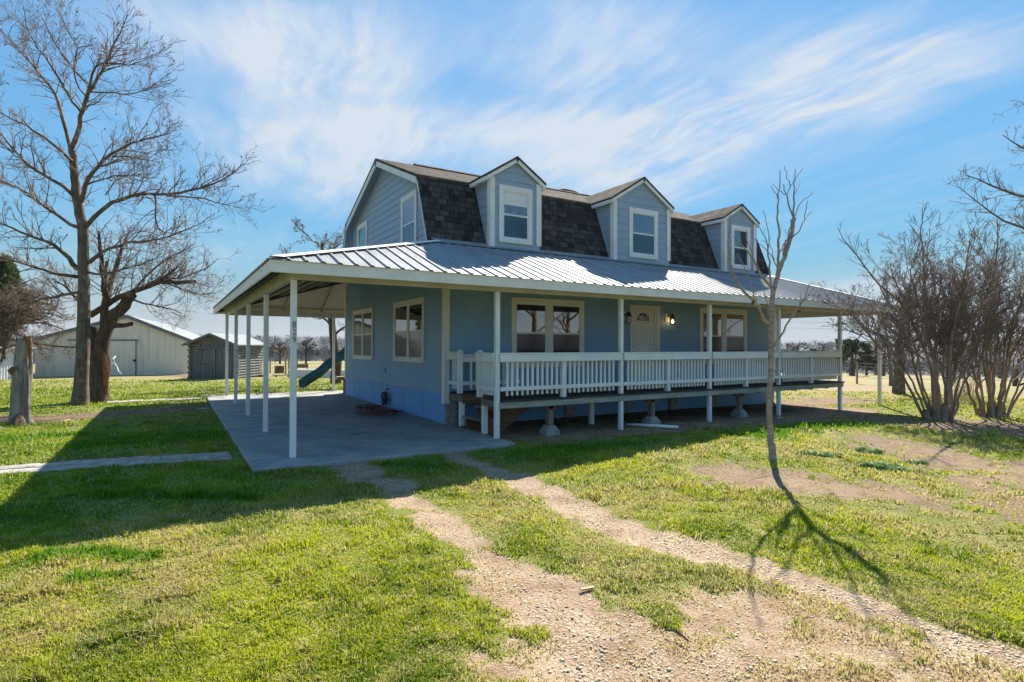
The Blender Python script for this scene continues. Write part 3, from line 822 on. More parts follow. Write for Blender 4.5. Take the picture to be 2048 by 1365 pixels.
# skirting panels
mb = MB(); mb.box(XL-.004, XL+.05, YF+.0, YB, -.1, .578)
for y_ in (9.2, 8.05, 6.8, 5.6, 4.4, 3.2): mb.box(XL-.011, XL-.004, y_-.012, y_+.012, -.02, .575)
hb('skirting', mb, M['skirt'])
mb = MB()
for a, b in ((3.3, 6.25), (6.55, 7.9), (8.2, 9.6), (9.95, 11.2), (11.5, 14.1)): mb.box(a, b, YF+.02, YF+.06, -.12, .42)
mb.box(3.3, 14.1, YF+.35, YF+.4, -.2, .42); mb.box(14.05, 14.1, YF+.4, YB, -.3, .42)
hb('skirting', mb, M['skirt'])
for cx_ in (3.40, 6.4, 8.05, 9.78, 11.35):
    mb = MB()
    for k in range(4): mb.box(cx_-.13, cx_+.13, YF-.02, YF+.18, -.16+k*.145, -.016+k*.145-(.004 if k % 2 else 0))
    hb('block_pier', mb, M['concreteblock'])

# windows: casing > sash, pane
def window(W_, u0, u1, v0, v1, units=1, casing=.09, mull=.10, top_extra=.02, mid=.5, blind=None, wear='white', depth=.03, label=None, gl='glass', sc_='screen'):
    mb = MB()
    wbox(mb, W_, u0, u1, v1-casing-top_extra, v1, 0, depth)
    wbox(mb, W_, u0, u1, v0, v0+casing, 0, depth+.004)
    wbox(mb, W_, u0, u0+casing, v0+casing, v1-casing-top_extra, 0, depth-.001); wbox(mb, W_, u1-casing, u1, v0+casing, v1-casing-top_extra, 0, depth-.001)
    iu0, iu1, iv0, iv1 = u0+casing, u1-casing, v0+casing, v1-casing-top_extra
    wu = (iu1-iu0-mull*(units-1))/units
    for i in range(1, units): wbox(mb, W_, iu0+i*wu+(i-1)*mull, iu0+i*wu+i*mull, iv0, iv1, 0, depth-.003)
    win = hb('window', mb, M[wear], bevel=.003)
    if label: win['label'] = label
    for i in range(units):
        a = iu0+i*(wu+mull); b = a+wu; s_ = .024; vm = iv0+(iv1-iv0)*mid
        ms = MB()
        wbox(ms, W_, a, a+s_, iv0, iv1, .002, .016); wbox(ms, W_, b-s_, b, iv0, iv1, .002, .016)
        wbox(ms, W_, a+s_, b-s_, iv0, iv0+s_, .002, .015); wbox(ms, W_, a+s_, b-s_, iv1-s_, iv1, .002, .015)
        wbox(ms, W_, a+s_, b-s_, vm-.02, vm+.02, .002, .020)
        hb('sash', ms, M['white'], win)
        mp = MB(); wbox(mp, W_, a+s_, b-s_, vm+.02, iv1-s_, .0025, .008); hb('pane', mp, M[gl], win)
        mp = MB(); wbox(mp, W_, a+s_, b-s_, iv0+s_, vm-.02, .0025, .006); hb('pane', mp, M[sc_], win)
        if blind:
            mp = MB(); wbox(mp, W_, a+s_+.004, b-s_-.004, iv1-s_-blind, iv1-s_-.002, .0085, .0095); hb('blind', mp, M['blind'], win)
    return win
window(lambda u, v, o: W_left(u, v, o+.008), 3.11, 5.06, 1.19, 2.63, 2)
window(lambda u, v, o: W_left(u, v, o+.008), 6.75, 8.70, 1.17, 2.61, 2)
window(lambda u, v, o: W_front(u, v, o+.008), 4.81, 6.79, 1.10, 2.63, 2, casing=.11, mull=.17)
window(lambda u, v, o: W_front(u, v, o+.008), 10.77, 12.75, 1.10, 2.63, 2, casing=.11, mull=.17)
window(lambda u, v, o: W_left(u, v, o+.012), 3.57, 4.56, 3.72, 5.10, 1, casing=.10, gl='glass_blue', sc_='screen_blue')
window(lambda u, v, o: W_left(u, v, o+.012), 7.31, 8.28, 3.72, 5.10, 1, casing=.10, gl='glass_blue', sc_='screen_blue')

# front door: slab set back in its frame
mb = MB()
wbox(mb, W_front, 8.235, 8.285, .645, 2.60, .006, .045); wbox(mb, W_front, 9.15, 9.25, .645, 2.60, .006, .045); wbox(mb, W_front, 8.285, 9.15, 2.52, 2.60, .006, .045)
wbox(mb, W_front, 9.06, 9.149, .645, 2.519, .005, .03); wbox(mb, W_front, 9.06, 9.075, .645, 2.519, .03, .042)
hb('door_frame', mb, M['doorpaint'], bevel=.003)
mb = MB(); wbox(mb, W_front, 8.29, 9.055, .65, 2.515, .006, .018)
for a, b in ((8.39, 8.62), (8.73, 8.96)):
    for c_, d_ in ((.78, 1.30), (1.40, 2.08)):
        for q in ((a, a+.012, c_, d_), (b-.012, b, c_, d_), (a, b, c_, c_+.012), (a, b, d_-.012, d_)): wbox(mb, W_front, *q, .018, .024)
door = hb('door', mb, M['doorpaint'])
mb = MB(); n = 18; fc = (8.672, 2.205); R_ = .225
arc = [(fc[0]+R_*math.cos(math.pi*i/n), fc[1]+R_*.98*math.sin(math.pi*i/n)) for i in range(n+1)]
mb.prism([W_front(u, v, .0185) for u, v in arc], (0, -.004, 0)); hb('fanlight', mb, M['glass'], door)
mb = MB()
for i in range(n): mb.bar(W_front(*arc[i], .024), W_front(*arc[i+1], .024), .028, .012, up=(0, 1, 0))
mb.bar(W_front(fc[0]-R_, fc[1], .024), W_front(fc[0]+R_, fc[1], .024), .012, .024, up=(0, 1, 0))
mb.bar(W_front(fc[0], fc[1], .0245), W_front(fc[0], fc[1]+R_, .0245), .014, .010, up=(0, 1, 0))
for s_ in (-1, 1):
    mb.bar(W_front(fc[0], fc[1]+.02, .0245), W_front(fc[0]+s_*R_*.72, fc[1]+R_*.68, .0245), .012, .010, up=(0, 1, 0))
    mb.bar(W_front(fc[0]+s_*.02, fc[1]+.1, .0245), W_front(fc[0]+s_*R_*.62, fc[1]+.0, .0245), .010, .008, up=(0, 1, 0))
hb('fanlight_frame', mb, M['doorpaint'], door)
mb = MB(); mb.tube([W_front(8.345, 1.42, .018), W_front(8.345, 1.42, .05), W_front(8.345, 1.42, .062)], [.014, .02, .026], 10); mb.tube([W_front(8.345, 1.56, .018), W_front(8.345, 1.56, .03)], .022, 10)
hb('handle', mb, M['brass'], door)
# lanterns either side
def lantern(u, lit):
    mb = MB(); wbox(mb, W_front, u-.10, u+.03, 2.20, 2.42, .008, .03)
    L = hb('porch_light', mb, M['white'], label='lantern with a lit amber bulb' if lit else 'unlit lantern')
    mb = MB(); cx_, cy_ = u+.03, YF-.15
    mb.bar((u-.03, YF-.03, 2.34), (cx_, cy_, 2.40), .025, .025)
    mb.tube_profile((cx_, cy_, 2.30), [(.074, 0), (.070, .02), (.03, .075), (.012, .10)], 8, 0)
    mb.tube_profile((cx_, cy_, 2.125), [(.05, 0), (.056, .018)], 8, 0)
    for k in range(6):
        a = k*math.pi/3; mb.bar((cx_+.052*math.cos(a), cy_+.052*math.sin(a), 2.14), (cx_+.066*math.cos(a), cy_+.066*math.sin(a), 2.305), .008, .008)
    hb('lantern_frame', mb, M['blackiron'], L)
    if lit:
        mb = MB(); mb.tube_profile((cx_, cy_, 2.165), [(.012, 0), (.028, .03), (.030, .05), (.015, .085)], 10, 0); hb('bulb', mb, M['bulb'], L)
        for k in range(6):
            pass
    else:
        mb = MB(); mb.tube_profile((cx_, cy_, 2.143), [(.046, 0), (.058, .155)], 6, 0); hb('lantern_glass', mb, M['blind'], L)
lantern(8.05, False); lantern(9.56, True)
mb = MB(); mb.tube([(XL-.001, 5.72, .965), (XL-.014, 5.72, .965)], [.034, .026], 10); mb.box(XL-.013, XL-.002, 5.69, 5.75, .87, .93); hb('vent', mb, M['curb'])
# outdoor tap low on the left wall
mb = MB(); mb.tube([(XL, 5.45, .47), (XL-.09, 5.45, .47), (XL-.11, 5.45, .42)], [.016, .016, .016], 8); mb.tube([(XL-.075, 5.45, .47), (XL-.075, 5.45, .53)], .008, 6); mb.tube_profile((XL-.075, 5.45, .525), [(.035, 0), (.035, .012)], 10, 0)
hb('tap', mb, M['brass'])

# dormers
def dormer(xl, xr, apex, ez, wu0, wu1, wz0, wz1, ov, blind=None):
    yf = 2.20; W_ = lambda u, v, o: (u, yf-o, v)
    az = apex
    cx_ = (xl+xr)/2; sl = (az-ez)/((xr-xl)/2+ov)
    wall_e = az - sl*(xr-xl)/2 - .10
    mb = MB(); siding(mb, W_, [(xl, 3.66), (xr, 3.66), (xr, wall_e), (cx_, az-.10), (xl, wall_e)], .185, .012, .04)
    mb.prism([(xl+.012, yf+.01, 3.6), (xr-.012, yf+.01, 3.6), (xr-.012, yf+.01, wall_e-.01), (cx_, yf+.01, az-.12), (xl+.012, yf+.01, wall_e-.01)], (0, 1.2, 0))
    siding(mb, lambda u, v, o: (xl-o, u, v), [(yf, 3.66), (yf+1.0, 3.66), (yf+1.0, wall_e), (yf, wall_e)], .185, .012, .04)
    siding(mb, lambda u, v, o: (xr+o, u, v), [(yf, 3.66), (yf+1.0, 3.66), (yf+1.0, wall_e), (yf, wall_e)], .185, .012, .04)
    dm = hb('dormer', mb, M['siding_upper'])
    yr = yf-.09
    th = .045; le = (xl-ov, ez); re = (xr+ov, ez); n_ = Vector((-sl, 0, 1)).normalized()
    mb = MB()
    for (ex, s_) in ((xl-ov, -1), (xr+ov, 1)):
        nn = Vector((s_*sl, 0, 1)).normalized()
        A, B = Vector((ex, yr, ez)), Vector((cx_, yr, az))
        mb.prism([A, B, B-nn*th, A-nn*th], (0, 2.35, 0))
    hb('roof', mb, M['shingle_dormer'], dm)
    mb = MB()                              # rake boards, eave boards, corner boards
    for (ex, s_) in ((xl-ov, -1), (xr+ov, 1)):
        nn = Vector((s_*sl, 0, 1)).normalized()
        A, B = Vector((ex, yr+.012, ez))-nn*th*1.03, Vector((cx_, yr+.012, az))-nn*th*1.03
        mb.prism([A, B, B-Vector((0, 0, .085)), A-Vector((0, 0, .085))], (0, .03, 0))
        mb.box(min(ex, ex-s_*.03), max(ex, ex-s_*.03), yr+.044, yr+.9, ez-.135, ez-.052)
        e2 = xl if s_ < 0 else xr
        mb.box(min(ex-s_*.032, e2), max(ex-s_*.032, e2), yr+.044, yr+.9, ez-.118, ez-.10)
    for e2, s_ in ((xl, -1), (xr, 1)):
        zb = 3.70 if s_ < 0 else 3.82
        mb.box(min(e2+s_*.02, e2-s_*.10), max(e2+s_*.02, e2-s_*.10), yf-.03, yf-.0135, zb, wall_e-.02 if ov > .03 else wall_e)
        mb.box(min(e2+s_*.0135, e2+s_*.034), max(e2+s_*.0135, e2+s_*.034), yf-.03, yf+.08, zb, wall_e-.02)
    hb('trim', mb, M['whitewear'], dm)
    window(lambda u, v, o: W_(u, v, o+.012), wu0, wu1, wz0, wz1, 1, casing=.105, wear='whitewear', blind=blind, gl='glass_blue', sc_='screen_blue')
dormer(4.36, 5.64, 5.74, 5.24, 4.565, 5.42, 3.82, 5.07, .14, blind=.27)
dormer(7.83, 9.76, 5.89, 5.225, 8.33, 9.32, 3.81, 5.07, .12)
dormer(11.96, 13.36, 5.72, 5.24, 12.25, 13.09, 3.82, 5.07, .12)

# deck
DZ = .643
mb = MB()
yb_ = -.07
while yb_ < YF-.03:
    y1_ = min(yb_+.135, YF-.02)
    x0_ = 3.36 if (yb_ > 1.50 or y1_ < .70) else 4.45
    mb.box(x0_, 13.99, yb_, y1_-.006, DZ-.035, DZ); yb_ = y1_
deck = hb('deck', mb, M['deckdark'])
def rim(x0, x1, y0, y1, z0=.50, z1=.606, mat='deckwood'): mb = MB(); mb.box(x0, x1, y0, y1, z0, z1); return hb('rim_board', mb, M[mat], deck, bevel=.004)
rim(3.31, 13.92, -.055, -.017 + .0, .498); rim(3.345, 3.383, -.015, .69, .498, mat='rawwoodY'); rim(3.345, 3.383, 1.51, 2.03, .48, mat='rawwoodY'); rim(3.385, 4.5, 1.50, 1.54, .50, mat='rawwood')
rim(3.385, 4.5, .66, .70, .50, mat='rawwood'); rim(13.92, 13.96, -.05, 2.03)
for y_ in (.9, 1.55): rim(3.4 if y_ > 1 else 4.5, 13.9, y_, y_+.04, .44, .60, 'rawwood')
for x_ in (4.9, 5.6, 6.3, 7.0, 7.7, 8.4, 9.1, 9.8, 10.5, 11.2, 11.9, 12.6, 13.3):
    mb = MB(); mb.box(x_-.02, x_+.02, .0, 2.0, .47, .604); hb('joist', mb, M['rawwoodY'], deck)
for x_, y_ in ((4.57, .26), (7.16, .24), (10.09, .3)):
    zg = float(ground_z(x_, y_))-.03
    mb = MB(); mb.box(x_-.055, x_+.055, y_-.05, y_+.05, zg+.2, .47); mb.box(x_-.13, x_+.13, y_-.05, y_+.09, .40, .468)
    p_ = hb('pier_post', mb, M['rawwoodZ'], deck)
    mb = MB(); k_ = 4; mb.add([(x_+sx*r_, y_+sy*r_, zg+h) for r_, h in ((.150, -.04), (.140, .08), (.075, .19)) for sx, sy in ((-1, -1), (1, -1), (1, 1), (-1, 1))],
                              [(i*4+j, i*4+(j+1) % 4, (i+1)*4+(j+1) % 4, (i+1)*4+j) for i in range(2) for j in range(4)] + [(8, 9, 10, 11)])
    hb('footing', mb, M['concreteblock'], p_, bevel=.012)
def short_post(x, y, z0, z1, w_=.045): mb = MB(); mb.box(x-w_, x+w_, y-w_, y+w_, z0, z1); return hb('deck_post', mb, M['whitewear'], deck, bevel=.004)
short_post(3.40, .64, -.02, .495); short_post(3.41, 1.60, 0, .48); short_post(6.09, .9, -.1, .43)
# steps
mb = MB(); mb.box(3.36, 3.66, .74, 1.47, .185, .222); mb.box(3.62, 3.92, .74, 1.47, .37, .407); mb.box(3.88, 4.2, .74, 1.47, .52, .555)
st_ = hb('steps', mb, M['rawwoodY'], bevel=.004)
for y_ in (.72, 1.47):
    mb = MB(); mb.prism([(3.44, y_, -.06), (3.44, y_, .18), (3.68, y_, .18), (3.68, y_, .365), (3.94, y_, .365), (3.94, y_, .515), (4.5, y_, .60), (4.5, y_, .42), (3.75, y_, -.06)], (0, .035 if y_ < 1 else -.035, 0)); hb('stringer', mb, M['rawwood'], st_)
# railings
def rail_run(p0, p1, n_bal, posts, z=DZ, name='railing', face=None, drop=0.0):
    """one straight railing: face board, cap and bottom rail, each baluster a mesh of its own"""
    p0, p1 = Vector((*p0, 0)), Vector((*p1, 0)); d = (p1-p0).normalized(); L = (p1-p0).length
    alongx = abs(d.x) > .5
    mb = MB()
    def bx(a, b, z0, z1, o0, o1):          # along run a..b, across o0..o1
        q0, q1 = p0+d*a, p0+d*b
        if alongx: mb.box(q0.x, q1.x, p0.y+o0, p0.y+o1, z+z0, z+z1)
        else: mb.box(p0.x+o0, p0.x+o1, q0.y, q1.y, z+z0, z+z1)
    s_ = -1 if face is None else face
    bx(-.02, L+.02, .655-drop, .785-drop, s_*.052, s_*.080)
    bx(-.03, L+.03, .787-drop, .812-drop, s_*.090, -s_*.03)
    r = hb(name, mb, M['whitewear'], bevel=.004)
    mb = MB(); bx(0, L, .155, .225, s_*.020, s_*.050); hb('bottom_rail', mb, M['whitewear'], r, bevel=.003)
    for t_ in posts:
        mb = MB(); bx(t_-.045, t_+.045, .0, .655-drop, -.045, .045); hb('rail_post', mb, M['whitewear'], r, bevel=.004)
    cells = [0]+list(posts)+[L]
    rr = random.Random(int(L*100))
    for a, b, nb in zip(cells[:-1], cells[1:], n_bal):
        lo, hi = a+.045, b-.045
        for i in range(nb):
            t_ = lo+(hi-lo)*(i+1)/(nb+1)+rr.uniform(-.004, .004)
            mb = MB(); bx(t_-.019, t_+.019, .07+rr.uniform(-.004, .004), .655-drop, -.018, .018); hb('baluster', mb, M['whitewear'], r)
    return r
xs = [PX[k] for k in 'BCDEF']
for a, b in zip(xs[:-1], xs[1:]): rail_run((a+.047, 0), (b-.047, 0), [11, 11], [(b-a-.094)/2])
rail_run((3.31, .05), (3.31, .66), [4], [], name='railing', face=-1)
rail_run((3.36, 1.52), (3.36, 2.03), [3], [], name='railing', face=-1)
rail_run((3.42, 1.56), (4.75, 1.56), [9], [], name='railing', face=1, drop=.05)
rail_run((13.87, .05), (13.87, 2.0), [16], [], name='railing', face=1)
for x_, y_, zz_ in ((3.335, 1.535, DZ+.86), (3.325, .69, DZ+.86)):
    mb = MB(); mb.box(x_-.045, x_+.045, y_-.045, y_+.045, DZ, zz_-.04); mb.add([(x_+sx*r_, y_+sy*r_, zz_-.04+h) for r_, h in ((.045, 0), (.03, .035)) for sx, sy in ((-1, -1), (1, -1), (1, 1), (-1, 1))], [(0, 1, 5, 4), (1, 2, 6, 5), (2, 3, 7, 6), (3, 0, 4, 7), (4, 5, 6, 7)])
    hb('newel_post', mb, M['whitewear'], bevel=.004)

# ------------------------------------------------------------------ yard things
def frame_from(p0, p1):                 # local frame on the ground: along p0->p1, back, up
    a = np.array(p1[:2])-np.array(p0[:2]); L = np.linalg.norm(a); ax = a/L
    bk = np.array([-ax[1], ax[0]])
    if bk @ FW[:2] < 0: bk = -bk
    return ax, bk, L
def loc(p0, ax, bk, u, v, z): return (p0[0]+ax[0]*u+bk[0]*v, p0[1]+ax[1]*u+bk[1]*v, p0[2]+z)
def lbox(mb, fr, u0, u1, v0, v1, z0, z1, m=0):
    p0, ax, bk = fr
    mb.add([loc(p0, ax, bk, u, v, z) for z in (z0, z1) for u, v in ((u0, v0), (u1, v0), (u1, v1), (u0, v1))],
           [(0, 3, 2, 1), (4, 5, 6, 7), (0, 1, 5, 4), (1, 2, 6, 5), (2, 3, 7, 6), (3, 0, 4, 7)], m)
# big sheet-metal barn
pL, pR = gp(70, 754), gp(376, 748); D0 = depth_of(pR)
ax, bk, L = frame_from(pL, pR); fr = (pL, ax, bk)
barn = thing('barn', pL, 'long low cream sheet-metal barn with sliding door and shallow gable roof', 'barn')
eh = (748-680)*D0/F_PX; ph = (750-637)*D0/F_PX; pk = L*.575
mb = MB(); dep = 22
front = [(0, 0-.2), (L, -.4), (L, eh), (pk, ph), (0, eh)]
mb.prism([loc(pL, ax, bk, u, 0, z) for u, z in front], (*(bk*dep), 0))
n = int(L/.28)
for i in range(n):                      # ribs of the sheeting
    u = (i+.5)*L/n; zt = eh+(ph-eh)*(u/pk if u < pk else (L-u)/(L-pk))-.02
    lbox(mb, fr, u-.02, u+.02, -.018, -.002, -.2, zt)
barn_w = mb.build('wall', M['barnmetal'], barn)
mb = MB()
for (ua, za), (ub, zb) in (((-.25, eh-.07), (pk, ph+.03)), ((L+.3, eh-.10), (pk, ph+.03))):
    mb.prism([loc(pL, ax, bk, ua, -.12, za), loc(pL, ax, bk, ub, -.12, zb), loc(pL, ax, bk, ub, -.12, zb+.06), loc(pL, ax, bk, ua, -.12, za+.06)], (*(bk*(dep+.3)), 0))
rf = mb.build('roof', M['barnroof'], barn)
mb = MB()
for (ua, za), (ub, zb) in (((-.27, eh-.08), (pk, ph+.02)), ((L+.32, eh-.11), (pk, ph+.02))):
    mb.bar(loc(pL, ax, bk, ua, -.15, za), loc(pL, ax, bk, ub, -.15, zb), .05, .20)
mb.build('barge_board', M['darktrim'], barn)
u_d0, u_d1 = L*(138-70)/306, L*(264-70)/306; hd = (748-682)*D0/F_PX
mb = MB(); lbox(mb, fr, u_d0, u_d1, -.09, -.03, -.1, hd)
for i in range(14): u = u_d0+(u_d1-u_d0)*(i+.5)/14; lbox(mb, fr, u-.015, u+.015, -.105, -.09, -.1, hd-.02)
dr = mb.build('sliding_door', M['barnmetal'], barn)
mb = MB(); lbox(mb, fr, u_d0-.2, u_d1+.15, -.12, -.05, hd, hd+.08); lbox(mb, fr, u_d1, u_d1+.05, -.07, -.02, -.1, hd); mb.build('door_rail', M['darktrim'], barn)
mb = MB(); lbox(mb, fr, u_d1-.10, u_d1+.06, -.14, -.10, .85, .98); mb.build('handle', M['blackiron'], dr)
# log shed
pL, pR = gp(381, 758.5), gp(467, 758); ax, bk, L = frame_from(pL, pR); D0 = depth_of(pL)
ax = ax*math.cos(RAD(4))-bk*math.sin(RAD(4))*-1; ax /= np.linalg.norm(ax); bk = np.array([-ax[1], ax[0]]); fr = (pL, ax, bk)
shed = thing('log_shed', pL, 'small weathered grey log shed with double doors and gable roof', 'shed')
eh = (757-686)*D0/F_PX; ph = (757-669)*D0/F_PX; dp = 2.6
mb = MB(); lbox(mb, fr, .06, L-.06, .06, dp-.06, -.2, eh); mb.prism([loc(pL, ax, bk, u, .05, z) for u, z in ((0, eh), (L, eh), (L/2, ph))], (*(bk*(dp-.1)), 0)); mb.build('gable', M['shedwood'], shed)
nl = 13; lh = eh/nl
mb = MB()
for i in range(nl):
    zc = (i+.5)*lh
    for u0, u1 in ((-.16+.04*(i % 2), L*.21), (L*.90, L+.16-.04*(i % 2))): mb.tube([loc(pL, ax, bk, u0, .03, zc), loc(pL, ax, bk, u1, .03, zc)], lh*.5, 7)
    for u in (.02, L-.02): mb.tube([loc(pL, ax, bk, u, -.16+.04*((i+1) % 2), zc+lh*.3), loc(pL, ax, bk, u, dp+.12, zc+lh*.3)], lh*.47, 7)
mb.build('log_wall', M['shedlog'], shed)
mb = MB()
for sg in (-1, 1):
    ue = -.26 if sg < 0 else L+.26
    mb.prism([loc(pL, ax, bk, ue, -.3, eh-.10), loc(pL, ax, bk, L/2, -.3, ph+.05), loc(pL, ax, bk, L/2, -.3, ph+.10), loc(pL, ax, bk, ue, -.3, eh-.05)], (*(bk*(dp+.6)), 0))
mb.build('roof', M['barnroof'], shed)
mb = MB()
for sg in (-1, 1):
    ue = -.27 if sg < 0 else L+.27
    mb.bar(loc(pL, ax, bk, ue, -.32, eh-.10), loc(pL, ax, bk, L/2, -.32, ph+.05), .03, .11)
mb.build('barge_board', M['shedwood'], shed)
du0, du1 = L*.24, L*.90; hd = eh*.86
mb = MB(); lbox(mb, fr, du0-.08, du0, -.06, .04, -.1, hd+.08); lbox(mb, fr, du1, du1+.08, -.06, .04, -.1, hd+.08); lbox(mb, fr, du0, du1, -.06, .04, hd, hd+.08); mb.build('door_frame', M['shedwood'], shed)
for a, b in ((du0, (du0+du1)/2-.01), ((du0+du1)/2+.01, du1)):
    mb = MB(); lbox(mb, fr, a+.01, b-.01, -.03, .03, .0, hd-.01)
    for q in ((a+.01, a+.09, 0, hd-.01), (b-.09, b-.01, 0, hd-.01), (a+.09, b-.09, 0, .1), (a+.09, b-.09, hd-.11, hd-.01), (a+.09, b-.09, hd*.5-.05, hd*.5+.05)): lbox(mb, fr, q[0], q[1], -.05, -.031, q[2], q[3])
    sg = 1 if a == du0 else -1; o_ = a if sg > 0 else b
    mb.bar(loc(pL, ax, bk, a+.09, -.04, .1), loc(pL, ax, bk, b-.09, -.04, hd*.5-.05), .02, .09)
    mb.bar(loc(pL, ax, bk, a+.09, -.04, hd*.5-.05), loc(pL, ax, bk, b-.09, -.04, .1), .02, .09)
    d_ = mb.build('door', M['shedwood'], shed)
    mb = MB()
    for zc in (hd*.5, hd-.07): lbox(mb, fr, min(o_, o_+sg*.30), max(o_, o_+sg*.30), -.058, -.052, zc-.02, zc+.02)
    mb.build('hinge', M['blackiron'], d_)
# small white board shed at the left edge
pL, pR = gp(-90, 765), gp(66, 756); ax, bk, L = frame_from(pL, pR); fr = (pL, ax, bk); D0 = depth_of(pR)
ws = thing('white_shed', pR, 'small white vertical-board shed at the left edge beside the cream barn', 'shed')
eh = (756-700)*D0/F_PX; mb = MB(); lbox(mb, fr, 0, L, 0, 3.2, -.3, eh)
for i in range(int(L/.16)): lbox(mb, fr, i*.16, i*.16+.03, -.02, -.001, -.2, eh)
mb.build('wall', M['shedwhite'], ws)
mb = MB(); mb.prism([loc(pL, ax, bk, -.3, -.25, eh), loc(pL, ax, bk, L+.18, -.25, eh-.02), loc(pL, ax, bk, L+.18, -.25, eh+.07), loc(pL, ax, bk, -.3, -.25, eh+.09)], (*(bk*3.8), .25)); mb.build('roof', M['barnroof'], ws)

# wavy green slide
sl = thing('slide', gp(612, 779), 'wavy dark green plastic playground slide running down onto the grass', 'slide')
D_ = depth_of(gp(612, 779))+.1
pts = [at(*q) for q in [(604, 773, D_-.05), (612, 768, D_), (628, 757, D_+.12), (641, 750, D_+.3), (652, 739, D_+.5), (664, 729, D_+.7), (678, 722, D_+.95), (689, 713, D_+1.2), (705, 694, D_+1.5), (722, 680, D_+1.8), (738, 668, D_+2.1)]]
P = np.array(pts); tt = np.linspace(0, len(P)-1, 41)
P = np.stack([np.interp(tt, np.arange(len(P)), P[:, i]) for i in range(3)], 1)
for _ in range(4): P[1:-1] = (P[:-2]+2*P[1:-1]+P[2:])/4
hd_ = P[-1]-P[0]; hd_[2] = 0; hd_ /= np.linalg.norm(hd_); sdv = np.array([-hd_[1], hd_[0], 0])
prof = [(-.26, .22), (-.23, .23), (-.20, .04), (-.10, -.02), (.10, -.02), (.20, .04), (.23, .23), (.26, .22), (.24, .0), (.12, -.07), (-.12, -.07), (-.24, .0)]
vs = []
for p in P:
    for a, b in prof: vs.append(p+sdv*a+np.array([0, 0, b]))
k = len(prof)
mb = MB(); mb.add(vs, [(i*k+j, i*k+(j+1) % k, (i+1)*k+(j+1) % k, (i+1)*k+j) for i in range(len(P)-1) for j in range(k)] + [tuple(range(k)), tuple((len(P)-1)*k+j for j in range(k))[::-1]])
mb.build('chute', M['slide'], sl, smooth=True)
mb = MB(); e_ = P[-1]
for s_ in (-.3, .3):
    q = e_+sdv*s_; mb.bar((q[0], q[1], float(ground_z(q[0], q[1]))-.1), (q[0], q[1], e_[2]+.5), .09, .09)
q = e_+hd_*.9
for s_ in (-.3, .3):
    q2 = q+sdv*s_; mb.bar((q2[0], q2[1], float(ground_z(q2[0], q2[1]))-.1), (q2[0], q2[1], e_[2]+.5), .09, .09)
mb.bar(e_+sdv*-.3+np.array([0, 0, -.12]), e_+sdv*.3+np.array([0, 0, -.12]), .05, .1); mb.build('support', M['tan'], sl)
# timber swing frame
sp0, sp1 = gp(484, 753), gp(574, 751); D_ = depth_of(sp1)
sw = thing('swing_frame', (sp0+sp1)/2, 'weathered timber swing frame with one long top beam beyond the carport', 'swing frame')
hz_ = (751-697)*D_/F_PX
mb = MB(); mb.bar(sp0+np.array([0, 0, hz_+.12]), sp1+np.array([0, 0, hz_-.06]), .10, .13); mb.build('beam', M['rawwood'], sw)
for p_, hh in ((sp0, hz_+.06), (sp1, hz_-.12)):
    for o_ in (-.09, .10):
        mb = MB(); q = p_+np.array([RT[0]*o_, RT[1]*o_, 0]); mb.bar(q+np.array([0, 0, -.2]), q+np.array([0, 0, hh]), .085, .085); mb.build('post', M['tan'] if o_ < 0 else M['rawwoodZ'], sw)
mb = MB(); q = gp(566, 754); mb.box(q[0]-.55, q[0]+.45, q[1]-.14, q[1]+.14, q[2]+.08, q[2]+.12); mb.box(q[0]-.4, q[0]-.33, q[1]-.1, q[1]+.1, q[2]-.05, q[2]+.08); mb.box(q[0]+.25, q[0]+.32, q[1]-.1, q[1]+.1, q[2]-.05, q[2]+.08); mb.build('foot_board', M['rawwood'], sw)
q = gp(560, 747); mb = MB(); mb.box(q[0]-.28, q[0]+.26, q[1], q[1]+.5, q[2]-.05, q[2]+.50)
for o_ in (-.28, .0, .23): mb.box(q[0]+o_, q[0]+o_+.03, q[1]-.02, q[1]-.001, q[2]-.03, q[2]+.50)
tag(mb.build('wooden_crate', M['rust'], bevel=.01), 'rusty brown box-shaped crate beside the swing frame post', 'crate')
q = gp(604, 744); q2 = at(604, 733, depth_of(q)); mb = MB(); mb.box(q[0]-.45, q[0]+.42, q[1], q[1]+.06, q2[2]-.10, q2[2]+.16)
for o_ in (-.4, .34): mb.box(q[0]+o_, q[0]+o_+.07, q[1]+.062, q[1]+.12, q[2]-.2, q2[2]+.14)
tag(mb.build('board_panel', M['rust'], bevel=.005), 'flat brown board on stakes behind the whitewashed trough', 'panel')
# long whitewashed trough
pL, pR = gp(577, 757), gp(705, 757); ax, bk, L = frame_from(pL, pR); fr = (pL, ax, bk)
tr_ = thing('raised_bed', pL, 'long low whitewashed plank garden bed with a broad white top edge', 'garden bed')
mb = MB()
for i in range(4): lbox(mb, fr, 0, L, 0, .05, -.05+i*.12, .062+i*.12); lbox(mb, fr, 0, L, .85, .9, -.05+i*.12, .062+i*.12); lbox(mb, fr, 0, .05, .051, .849, -.05+i*.12, .062+i*.12); lbox(mb, fr, L-.05, L, .051, .849, -.05+i*.12, .062+i*.12)
mb.build('side', M['whitewear'], tr_, bevel=.004)
mb = MB(); lbox(mb, fr, -.05, L+.05, -.06, .12, .435, .475); lbox(mb, fr, -.05, L+.05, .80, .95, .435, .475); lbox(mb, fr, .05, L-.05, .12, .80, .36, .38); mb.build('top_edge', M['pvc'], tr_)
